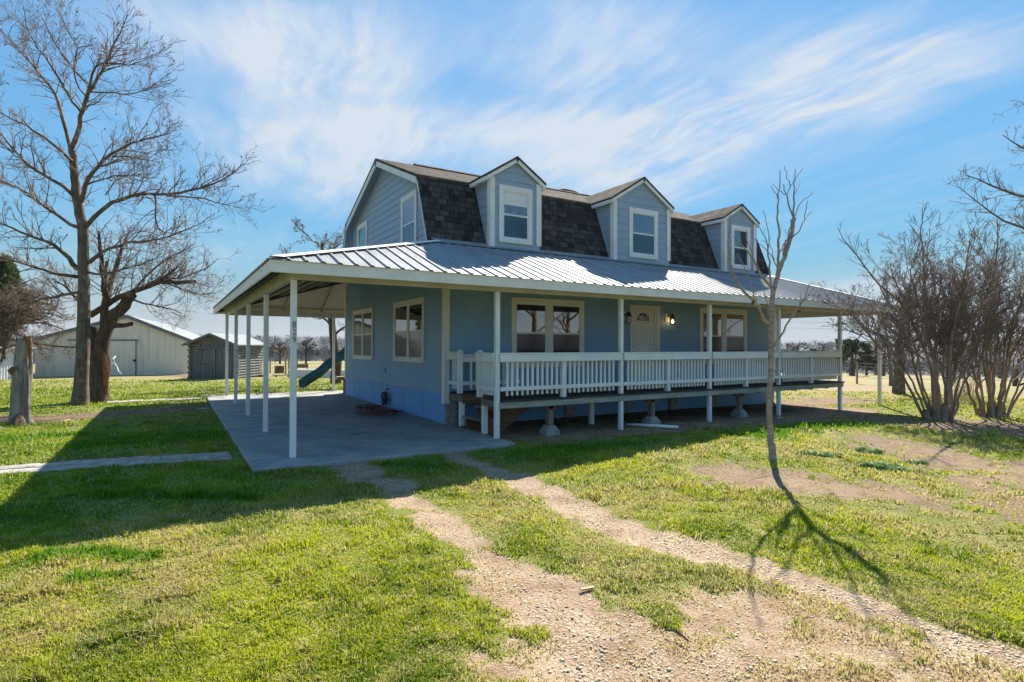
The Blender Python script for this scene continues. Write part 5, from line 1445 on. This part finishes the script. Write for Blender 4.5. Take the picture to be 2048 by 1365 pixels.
myrtle(1880, 839, 31, 'nearer multi-stemmed bare crape myrtle beside the porch roof corner', 200, 120, 428, 15,
       [((1850, 700), (1800, 600), (1745, 560), (1700, 500), (1675, 455)), ((1860, 700), (1850, 560), (1842, 470), (1845, 415)), ((1850, 720), (1790, 680), (1740, 665), (1706, 650))])
myrtle(1985, 833, 32, 'farther multi-stemmed bare crape myrtle at the right edge with dark base', 130, 190, 440, 14,
       [((1975, 700), (1985, 560), (2000, 480), (1995, 440)),])

# --- large bare tree beyond the right edge, its boughs reaching in
D0 = 15.5
T = Tree(44); b = np.array([0, 0, 0.]); b = at(2290, 800, D0); b[2] = ground_z(b[0], b[1])
bt = thing('overhanging_tree', b, 'big bare tree beyond the right edge whose boughs reach into the sky', 'tree')
trk = T.limb([b+np.array([0, 0, -.2]), b+np.array([0, 0, 1.5]), at(2285, 560, D0), at(2280, 420, D0), at(2265, 250, D0), at(2250, 60, D0)], .30, .10, 14, .02)
for pts in ([(2285, 560), (2200, 500), (2110, 465), (2040, 455), (1985, 430), (1915, 372)], [(2282, 480), (2200, 430), (2100, 400), (2020, 390), (1975, 365), (1930, 350)],
            [(2280, 420), (2190, 350), (2110, 320), (2050, 300), (2005, 270)], [(2272, 320), (2180, 260), (2100, 220), (2060, 200)], [(2285, 590), (2210, 560), (2120, 500), (2060, 470), (2030, 440)],
            [(2260, 200), (2180, 120), (2120, 60)], [(2270, 300), (2380, 200), (2450, 150)], [(2280, 420), (2400, 350), (2520, 330)], [(2285, 540), (2400, 480), (2500, 450)]):
    pth = T.limb(px_path(pts, D0, 1.6, T.rng), .075, .008, 14, .015)
    ln = np.linalg.norm(np.diff(pth[0], axis=0), axis=1).sum(); T.spawn(pth, int(4+ln*5.5), 1.0, 2, .3, (25, 60), .05, 0, .0042, .55, .12, (3, 4), rr=.017)
T.build(bt, M['bark_main'], M['twig_main'])

# --- trees behind the house
def simple_tree(px, py, top, width, seed, label, bark, twig, r=.18, lean=0, name='bare_tree', n=11, lv=2, Dfix=None, leaves=None, nleaf=0, lsize=.1, first=.35, group=None):
    b = gp(px, py) if Dfix is None else at(px, 700, Dfix)
    if Dfix is not None:
        b[2] = ground_z(b[0], b[1]); py = 682.5-F_PX*float((b-CAM) @ UP)/Dfix
    D0 = depth_of(b); T = Tree(seed); root = thing(name, b, label, 'tree', group); sc = D0/F_PX; H = (py-top)*sc; W = width*sc/2; rng = T.rng
    trk = T.limb([b+np.array([0, 0, -.2]), b+np.array([0, 0, H*.2]), b+RT*lean*sc*.5+np.array([0, 0, H*.5]), b+RT*lean*sc+np.array([0, 0, H*.86])], r, r*.22, 12, .03*H/6)
    for i in range(n):
        t = first+(.98-first)*(i+.5)/n; a = i*2.4+rng.uniform(-.4, .4); f = t*11; k = min(int(f), 10); p = trk[0][k]+(trk[0][k+1]-trk[0][k])*(f-k)
        L = W*(1.15-.75*max(0, (t-.5)*2)**1.5)*rng.uniform(.75, 1.1)
        d = np.array([math.cos(a), math.sin(a), 0]); e = p+d*L+np.array([0, 0, L*rng.uniform(.25, .75)])
        m_ = p+d*L*.5+np.array([0, 0, L*rng.uniform(.25, .5)])
        pth = T.limb([p, m_, e], r*.27*(1.1-t*.7), .008, 8, .04); T.spawn(pth, 15, L*.6, lv, .2, (25, 65), .15, 0, .006+.0002*D0, .55, .13, (3, 4), rr=.02)
    T.spawn((trk[0], trk[1]), 10, W*.6, lv, .55, (25, 60), .2, 0, .006+.0002*D0, .55, .12, (3, 4), rr=.02)
    T.build(root, bark, twig, 8)
    if leaves:
        pts = np.concatenate([c[0][2:] for c in T.tw]); P = pts[rng.choice(len(pts), nleaf)]+rng.normal(0, .05, (nleaf, 3))
        V, F_ = leaf_cards(P, lsize, rng); np_mesh('leaves', V, F_, leaves, root)
    return root
simple_tree(672, 768, 440, 210, 51, 'tall bare tree with thick trunk and few dry leaves behind the carport', M['bark_fork'], M['twig_main'], .25, -30, 'bare_tree', 13, 2, leaves=M['leaf_dry'], nleaf=160, lsize=.07, first=.33)
simple_tree(1798, 788, 600, 170, 52, 'bare tree with thick pale grey trunk seen left of the near crape myrtle', M['bark_main'], M['twig_far'], .24, 6, 'bare_tree', 9, 2, first=.45)
simple_tree(1781, 772, 590, 80, 53, 'slim bare tree with leaning thin trunk beside the thick pale one', M['bark_main'], M['twig_far'], .10, -16, 'bare_tree', 7, 1, first=.5)
FT = 'pasture trees beyond the yard'
simple_tree(1704, 742, 674, 52, 61, 'dark green oak standing alone in the far pasture right of the porch', M['bark_fork'], M['leaf_oak'], .35, 0, 'oak_tree', 10, 2, leaves=M['leaf_oak'], nleaf=1500, lsize=.24, first=.3, group=FT, Dfix=62)
simple_tree(1752, 735, 676, 50, 62, 'grey bare pasture tree between the end porch post and the oak', M['bark_fork'], M['twig_far'], .3, 0, 'oak_tree', 9, 1, first=.25, group=FT, Dfix=84)
simple_tree(1768, 741, 672, 46, 63, 'dark thin pasture tree just right of the end porch post', M['bark_fork'], M['twig_far'], .22, 3, 'oak_tree', 8, 1, first=.3, group=FT, Dfix=66)
simple_tree(1596, 733, 682, 56, 64, 'round bare far tree above the railing near the middle of the gap', M['bark_fork'], M['twig_far'], .35, 0, 'oak_tree', 9, 1, first=.25, group=FT, Dfix=88)
simple_tree(1625, 733, 693, 20, 65, 'small yellow-green far tree just above the porch railing', M['bark_fork'], M['twig_far'], .2, 0, 'oak_tree', 6, 1, leaves=M['leaf_cedar'], nleaf=700, lsize=.3, first=.25, group=FT, Dfix=95)
simple_tree(560, 728, 682, 36, 66, 'grey bare far tree rising above the wooded hill behind the swing frame', M['twig_far'], M['twig_far'], .15, 0, 'oak_tree', 9, 1, first=.3, group=FT)
simple_tree(612, 728, 678, 40, 67, 'grey bare far tree rising above the hill right of the numbered post', M['twig_far'], M['twig_far'], .15, 0, 'oak_tree', 9, 1, first=.3, group=FT)
simple_tree(505, 732, 676, 50, 68, 'dark bare far tree rising behind the log shed', M['bark_fork'], M['twig_far'], .16, 0, 'oak_tree', 9, 1, first=.25, group=FT)
simple_tree(1925, 745, 660, 110, 69, 'grey bare pasture tree showing between the two crape myrtles', M['bark_fork'], M['twig_far'], .3, 0, 'oak_tree', 9, 1, first=.3, group=FT, Dfix=60)
simple_tree(1574, 733, 686, 40, 81, 'low grey far tree just right of the porch post left of the round one', M['bark_fork'], M['twig_far'], .2, 0, 'oak_tree', 9, 1, first=.2, group=FT, Dfix=105)
simple_tree(1655, 733, 688, 60, 82, 'wide grey far tree touching the left of the last railing post', M['bark_fork'], M['twig_far'], .2, 0, 'oak_tree', 10, 1, first=.2, group=FT, Dfix=110)
simple_tree(1733, 738, 700, 34, 83, 'low dark rounded bush tree at the foot of the green oak', M['bark_fork'], M['leaf_oak'], .2, 0, 'oak_tree', 8, 1, leaves=M['leaf_oak'], nleaf=1100, lsize=.24, first=.15, group=FT, Dfix=72)
simple_tree(2000, 742, 672, 80, 84, 'grey bare pasture tree behind the farther crape myrtle', M['bark_fork'], M['twig_far'], .22, 0, 'oak_tree', 9, 1, first=.25, group=FT, Dfix=75)
# three yard trees behind the photographer, which the front windows mirror
def mirror_tree(x, y, seed, H, label):
    b = np.array([x, y, float(ground_z(x, y))]); T = Tree(seed); root = thing('bare_tree', b, label, 'tree', 'yard trees mirrored in the windows'); rng = T.rng
    trk = T.limb([b, b+np.array([.1, 0, H*.25]), b+np.array([0, .1, H*.55]), b+np.array([.2, 0, H*.9])], .20, .05, 12, .04)
    for i in range(11):
        t = .28+.7*(i+.5)/11; a = i*2.4; k = min(int(t*11), 10); p = trk[0][k]; L = H*.45*(1.1-.6*t)
        d = np.array([math.cos(a), math.sin(a), 0]); pth = T.limb([p, p+d*L*.5+np.array([0, 0, L*.35]), p+d*L+np.array([0, 0, L*.6])], .10*(1.1-t*.7), .012, 8, .04)
        T.spawn(pth, 9, L*.5, 2, .2, (25, 65), .15, 0, .008, .55, .13, (3, 4), rr=.025)
    T.build(root, M['bark_main'], M['twig_main'], 7)
mirror_tree(14.6, -12, 71, 9, 'bare tree mirrored in the left front window')
mirror_tree(30.0, -13, 72, 9, 'bare tree mirrored in the right front window')
mirror_tree(20.5, -17, 73, 8, 'smaller bare tree mirrored in the right pane of the left front window')

# --- fences, wires
def fence(pix, hgt, label, every=1, r_=.05):
    P = [gp(*q) for q in pix]; f_ = thing('wire_fence', P[0], label, 'fence')
    for p in P: mb = MB(); mb.tube([p+np.array([0, 0, -.2]), p+np.array([0, 0, hgt])], r_, 6); mb.build('post', M['rawwoodZ'], f_)
    mb = MB()
    for zc in (.35, .65, .95, hgt-.06):
        for a, c in zip(P[:-1], P[1:]): mb.tube([a+np.array([0, 0, zc]), (a+c)/2+np.array([0, 0, zc-.03]), c+np.array([0, 0, zc])], .010, 4, caps=False)
    mb.build('wire', M['wire'], f_)
fence([(462, 748), (540, 746.5), (594, 746), (648, 746), (700, 745.5)], 1.15, 'wire fence with thin posts across the field behind the slide')
fence([(1714, 768), (1784, 770), (1905, 771), (2110, 773)], 1.2, 'wire fence crossing the field behind the crape myrtles', r_=.06)
q = gp(2031, 773); mb = MB(); sc = depth_of(q)/F_PX; mb.tube([q+np.array([0, 0, -.2]), q+np.array([0, 0, 36*sc])], .15, 8)
mb.tube([q+np.array([.1, -.1, .05]), q+np.array([1.2, -.5, .35]), q+np.array([2.0, -.8, .9])], .07, 6); tag(mb.build('corner_post', M['bark_fork']), 'thick dark wooden corner post with a fallen brace at the right edge', 'post')
p0, p1 = at(1440, 640, 95), at(2400, 648, 95)
pl_ = thing('power_line', (p0+p1)/2, 'two thin overhead wires crossing the sky beyond the right end of the porch', 'power line')
for py in (0, 12):
    mb = MB(); a, c = p0+np.array([0, 0, -py*95/F_PX]), p1+np.array([0, 0, -py*95/F_PX]); P = [a*(1-t)+c*t+np.array([0, 0, -.5*4*t*(1-t)]) for t in np.linspace(0, 1, 15)]
    mb.tube(P, .022, 4, caps=False); mb.build('wire', M['wire'], pl_)
D_ = 110; q = at(550, 722, D_); mb = MB(); t_ = at(550, 675, D_); mb.tube([(t_[0], t_[1], float(ground_z(t_[0], t_[1]))-.3), t_], .16, 6); mb.bar(t_+RT*-.9+np.array([0, 0, -.5]), t_+RT*.9+np.array([0, 0, -.5]), .12, .14)
tag(mb.build('utility_pole', M['rawwoodZ']), 'tiny far utility pole with crossarm above the wooded hill', 'utility pole')

# --- dormant canes and weeds
rng = np.random.default_rng(6); b = gp(1928, 800); mb = MB()
for i in range(60):
    a = rng.uniform(0, 6.28); p = b+np.array([rng.normal(0, .28), rng.normal(0, .2), -.02]); e = p+np.array([rng.normal(0, .16), rng.normal(0, .12), rng.uniform(.4, .95)])
    mb.tube([p, (p+e)/2+rng.normal(0, .02, 3), e], [.008, .007, .003], 4, caps=False)
tag(mb.build('dormant_shrub', M['cane']), 'clump of dry tan canes between the two crape myrtles', 'shrub')
def weed(px, py, r_, h_, n, seed, label):
    rng = np.random.default_rng(seed); b = gp(px, py); V = []; F_ = []
    for i in range(n):
        a = rng.uniform(0, 6.28); rr_ = r_*math.sqrt(rng.random()); p = b+np.array([math.cos(a)*rr_*1.6*RT[0]-math.sin(a)*rr_*RT[1]*-.7, math.cos(a)*rr_*1.6*RT[1]+math.sin(a)*rr_*.7, 0.0]); p[2] = ground_z(p[0], p[1])-.01
        hh = h_*rng.uniform(.5, 1.1); d = rng.normal(0, .5, 2)*hh; w_ = rng.uniform(.006, .012); s_ = np.array([math.cos(a+1), math.sin(a+1), 0])*w_
        o = len(V); V += [p-s_, p+s_, p+s_*1.3+np.array([d[0]*.4, d[1]*.4, hh*.65]), p-s_*1.3+np.array([d[0]*.4, d[1]*.4, hh*.65]), p+np.array([d[0], d[1], hh*.8])]
        F_ += [(o, o+1, o+2, o+3), (o+3, o+2, o+4, o+4)]
    mb = MB(); mb.add(V, [f if f[2] != f[3] else f[:3] for f in F_]); tag(mb.build('weed_clump', M['leaf_weed']), label, 'weed', 'green weed clumps on the bare soil')
weed(1640, 912, .20, .09, 150, 1, 'long low weed clump nearest the young tree')
weed(1760, 937, .17, .11, 190, 2, 'largest silvery weed clump in the middle of the bare soil')
weed(1802, 944, .09, .09, 80, 3, 'small weed clump touching the right end of the largest one')
weed(1742, 904, .14, .09, 90, 4, 'loose weed clump behind the largest one')
weed(1835, 926, .12, .06, 60, 5, 'faint flat weed clump farthest right on the bare soil')

# ------------------------------------------------------------------ distant hill and woods
rng = np.random.default_rng(77)
na, nr = 240, 22
angs = np.radians(np.linspace(-180, 180, na)); rads = np.linspace(360, 1000, nr)
def hill_z(a, r_):
    a = np.asarray(a, float); r_ = np.asarray(r_, float)
    deg = np.degrees(a)
    x, y = CAM[0]+r_*np.sin(a), CAM[1]+r_*np.cos(a); g_ = ground_z(x, y)
    top = 1.586+r_*(.0075-.006*sstep(25, 45, deg)+.0022*np.sin(a*5.1+1)+.0012*np.sin(a*13.3))
    f_ = sstep(355, 820, r_)
    return x, y, (g_-1)*(1-f_)+top*f_-4.0*f_
AA, RR = np.meshgrid(angs, rads)
hx, hy, hz_ = hill_z(AA, RR)
idx = np.arange(na*nr).reshape(nr, na)
Fh = np.stack([idx[:-1, :-1], idx[:-1, 1:], idx[1:, 1:], idx[1:, :-1]], -1).reshape(-1, 4)
tag(np_mesh('hills', np.stack([hx, hy, hz_], -1).reshape(-1, 3), Fh, M['hill'], smooth=True), kind='structure')
Vw = []; Fw = []; o = 0; Vg = []; Fg = []; og = 0
for i in range(5200):
    a = RAD(rng.uniform(-18, 78)) if i < 4500 else RAD(rng.uniform(78, 342))
    r_ = 1/rng.uniform(1/880, 1/345) if rng.random() < .75 else rng.uniform(620, 880)
    x_, y_, z_b = hill_z(a, r_) if r_ > 360 else (CAM[0]+r_*math.sin(a), CAM[1]+r_*math.cos(a), float(ground_z(CAM[0]+r_*math.sin(a), CAM[1]+r_*math.cos(a))))
    b = np.array([x_, y_, float(z_b)]); h_ = rng.uniform(5.5, 9.0); n = 30
    u = rng.normal(size=(n, 3)); u /= np.linalg.norm(u, axis=1)[:, None]; u *= (rng.random(n)**.4)[:, None]
    c = b+np.array([0, 0, h_*.55])+u*np.array([h_*.48, h_*.48, h_*.42])
    d = u*.6+rng.normal(0, .4, (n, 3))+np.array([0, 0, .6]); d /= np.linalg.norm(d, axis=1)[:, None]
    L = h_*rng.uniform(.12, .28, n)[:, None]; s_ = np.cross(d, rng.normal(size=(n, 3))); s_ /= np.linalg.norm(s_, axis=1)[:, None]; w_ = h_*rng.uniform(.012, .045, n)[:, None]
    v = np.stack([c-s_*w_, c+s_*w_, c+d*L+s_*w_*.4, c+d*L-s_*w_*.4], 1).reshape(-1, 3)
    t0 = np.array([b+np.array([-.15, 0, -.5]), b+np.array([.15, 0, -.5]), b+np.array([.08, 0, h_*.6]), b+np.array([-.08, 0, h_*.6])])
    v = np.concatenate([v, t0]); f = np.arange(len(v)).reshape(-1, 4)
    if rng.random() < .07: Vg.append(v); Fg.append(f+og); og += len(v)
    else: Vw.append(v); Fw.append(f+o); o += len(v)
tag(np_mesh('woodland', np.concatenate(Vw), np.concatenate(Fw), M['twig_far']), 'grey leafless woods covering the far hillside', 'woods', kind='stuff')
tag(np_mesh('cedar_woods', np.concatenate(Vg), np.concatenate(Fg), M['leaf_oak']), 'dark green cedars scattered through the far woods', 'woods', kind='stuff')

# ------------------------------------------------------------------ grass and loose stones
def screen_points(n, rng, y0, y1, margin=.16):
    px = rng.uniform(-2048*margin, 2048*(1+margin), n); py = rng.uniform(y0, y1, n)
    v = FW[None]*F_PX+RT[None]*(px-1024)[:, None]+UP[None]*(682.5-py)[:, None]
    t = (-.05-CAM[2])/v[:, 2]; P = CAM[None]+v*t[:, None]
    return P[:, 0], P[:, 1]
rng = np.random.default_rng(101)
def grass(n, y0, y1, seed, hs, wscale):
    rng = np.random.default_rng(seed)
    x, y = screen_points(n, rng, y0, y1)
    d, gr, lu, dr = masks(x, y)
    D = np.hypot(x-CAM[0], y-CAM[1])
    inside = ((x > -.585) & (x < 3.37) & (y > -.575) & (y < 11.4)) | ((x > 3.3) & (x < 14.1) & (y > 2.0) & (y < 11.7))
    pav = (np.abs(y-(a0[1]+(a1[1]-a0[1])*(x-a0[0])/(a1[0]-a0[0]))) < .30) & (x < -.55) & (x > -7) & (rng.random(n) < .86)
    dens = np.clip(1-1.25*d+.0, 0, 1)**1.5
    patch = fbm(x*2.3, y*2.3, 31)
    dens *= .60+.55*sstep(.32, .6, patch)
    litter = rng.random(n) < .30*d*(1-gr)*sstep(.35, .6, fbm(x*4, y*4, 71))
    dens = np.maximum(dens, litter)
    keep = (rng.random(n) < dens) & ~inside & ~pav & (dr < .8)
    litter = litter[keep]; x, y, lu, D, patch, d = x[keep], y[keep], lu[keep], D[keep], patch[keep], d[keep]
    m = len(x); z = ground_z(x, y)+(fbm(x*3.1, y*3.1, 5)-.5)*.035*np.exp(-(D/16)**2)-d*.018-.004
    h = hs*rng.uniform(.45, 1.2, m)*(1+.6*lu)*(.60+.85*sstep(.3, .7, fbm(x*4.2, y*4.2, 41)))*(1-.5*d)
    h = h*(.92+.55*sstep(.62, .80, vnoise(x*8.5, y*8.5, 91))*sstep(.35, .6, vnoise(x*.9, y*.9, 92)))
    a = rng.uniform(0, 6.283, m); lean = np.abs(rng.normal(0, .55, m)); w_ = wscale*(.0028+.00052*D)*rng.uniform(.7, 1.3, m)
    ca, sa = np.cos(a), np.sin(a); b_ = a+rng.uniform(.9, 2.2, m); cb, sb = np.cos(b_), np.sin(b_)
    p = np.stack([x, y, z], 1); s_ = np.stack([ca*w_, sa*w_, np.zeros(m)], 1)
    md_ = p+np.stack([cb*lean*h*.35, sb*lean*h*.35, h*.60], 1); tp = p+np.stack([cb*lean*h*1.05, sb*lean*h*1.05, h*(1-.25*np.clip(lean, 0, 1.5))], 1)
    V = np.stack([p-s_, p+s_, md_+s_*.75, md_-s_*.75, tp+s_*.12, tp-s_*.12], 1).reshape(-1, 3)
    i6 = np.arange(m)[:, None]*6; F_ = np.concatenate([i6+np.array([[0, 1, 2, 3]]), i6+np.array([[3, 2, 4, 5]])], 0)
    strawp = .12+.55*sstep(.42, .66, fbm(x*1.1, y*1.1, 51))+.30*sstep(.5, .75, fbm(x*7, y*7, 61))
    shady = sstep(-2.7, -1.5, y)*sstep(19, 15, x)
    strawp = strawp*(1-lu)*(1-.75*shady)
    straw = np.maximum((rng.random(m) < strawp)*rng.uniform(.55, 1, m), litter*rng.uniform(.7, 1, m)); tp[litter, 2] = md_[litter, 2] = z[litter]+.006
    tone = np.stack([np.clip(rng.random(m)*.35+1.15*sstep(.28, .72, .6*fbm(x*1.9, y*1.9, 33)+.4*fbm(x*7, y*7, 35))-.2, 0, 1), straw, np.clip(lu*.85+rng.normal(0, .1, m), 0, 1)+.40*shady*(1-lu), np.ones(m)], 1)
    return V, F_, np.repeat(tone, 6, 0)
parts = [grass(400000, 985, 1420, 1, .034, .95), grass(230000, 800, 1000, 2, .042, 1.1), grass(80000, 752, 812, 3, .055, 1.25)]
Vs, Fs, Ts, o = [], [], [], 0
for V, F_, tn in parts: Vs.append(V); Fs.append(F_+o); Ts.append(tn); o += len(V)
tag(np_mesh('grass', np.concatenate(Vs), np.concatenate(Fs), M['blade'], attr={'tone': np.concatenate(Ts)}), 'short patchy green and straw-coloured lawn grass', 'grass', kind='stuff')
# stones: three shapes of chip scattered over the tracks as one gravel
rng = np.random.default_rng(55)
x, y = screen_points(190000, rng, 900, 1400)
d, gr, lu, dr = masks(x, y); keep = rng.random(len(x)) < (gr**1.4*.40+d*.03); x, y = x[keep], y[keep]
ok = ~((x > -.6) & (y > -.58)); x, y = x[ok], y[ok]; m = len(x)
D = np.hypot(x-CAM[0], y-CAM[1]); s_ = .0036*np.exp(rng.normal(0, .55, m))*(.8+.06*D); s_ = np.clip(s_, .002, .012)
base = np.array([(-1, -.2, -.4), (.1, -.9, -.4), (1, .1, -.4), (-.1, .9, -.4), (-.55, -.35, .5), (.5, -.4, .6), (.45, .5, .45), (-.5, .45, .55)])
V = base[None]*s_[:, None, None]*rng.uniform(.6, 1.35, (m, 1, 3))*np.array([1, 1, .62])*(1+rng.normal(0, .16, (m, 8, 3)))
a = rng.uniform(0, 6.28, m); R = np.stack([np.stack([np.cos(a), -np.sin(a)], -1), np.stack([np.sin(a), np.cos(a)], -1)], -2)
V[:, :, :2] = np.einsum('mij,mkj->mki', R, V[:, :, :2])
V += np.stack([x, y, ground_z(x, y)+(fbm(x*3.1, y*3.1, 5)-.5)*.035*np.exp(-(D/16)**2)-.014+s_*.2], 1)[:, None, :]
f8 = np.array([(0, 3, 2, 1), (4, 5, 6, 7), (0, 1, 5, 4), (1, 2, 6, 5), (2, 3, 7, 6), (3, 0, 4, 7)])
Fst = (f8[None]+(np.arange(m)*8)[:, None, None]).reshape(-1, 4)
tag(np_mesh('gravel', V.reshape(-1, 3), Fst, M['stone']), 'loose pale limestone gravel in the wheel tracks', 'gravel', kind='stuff')

# ------------------------------------------------------------------ light haze over the far fields
m, t = mat_new('valley_haze')
t.l.new(t('ShaderNodeVolumePrincipled', {'Color': (.80, .88, 1, 1), 'Density': .00018, 'Anisotropy': 0.0}).outputs[0], t('ShaderNodeOutputMaterial').inputs['Volume'])
mb = MB(); mb.box(-950, 1050, -950, 1150, -75, 26)
tag(mb.build('haze', m), 'thin pale haze over the far fields', 'haze', kind='stuff')
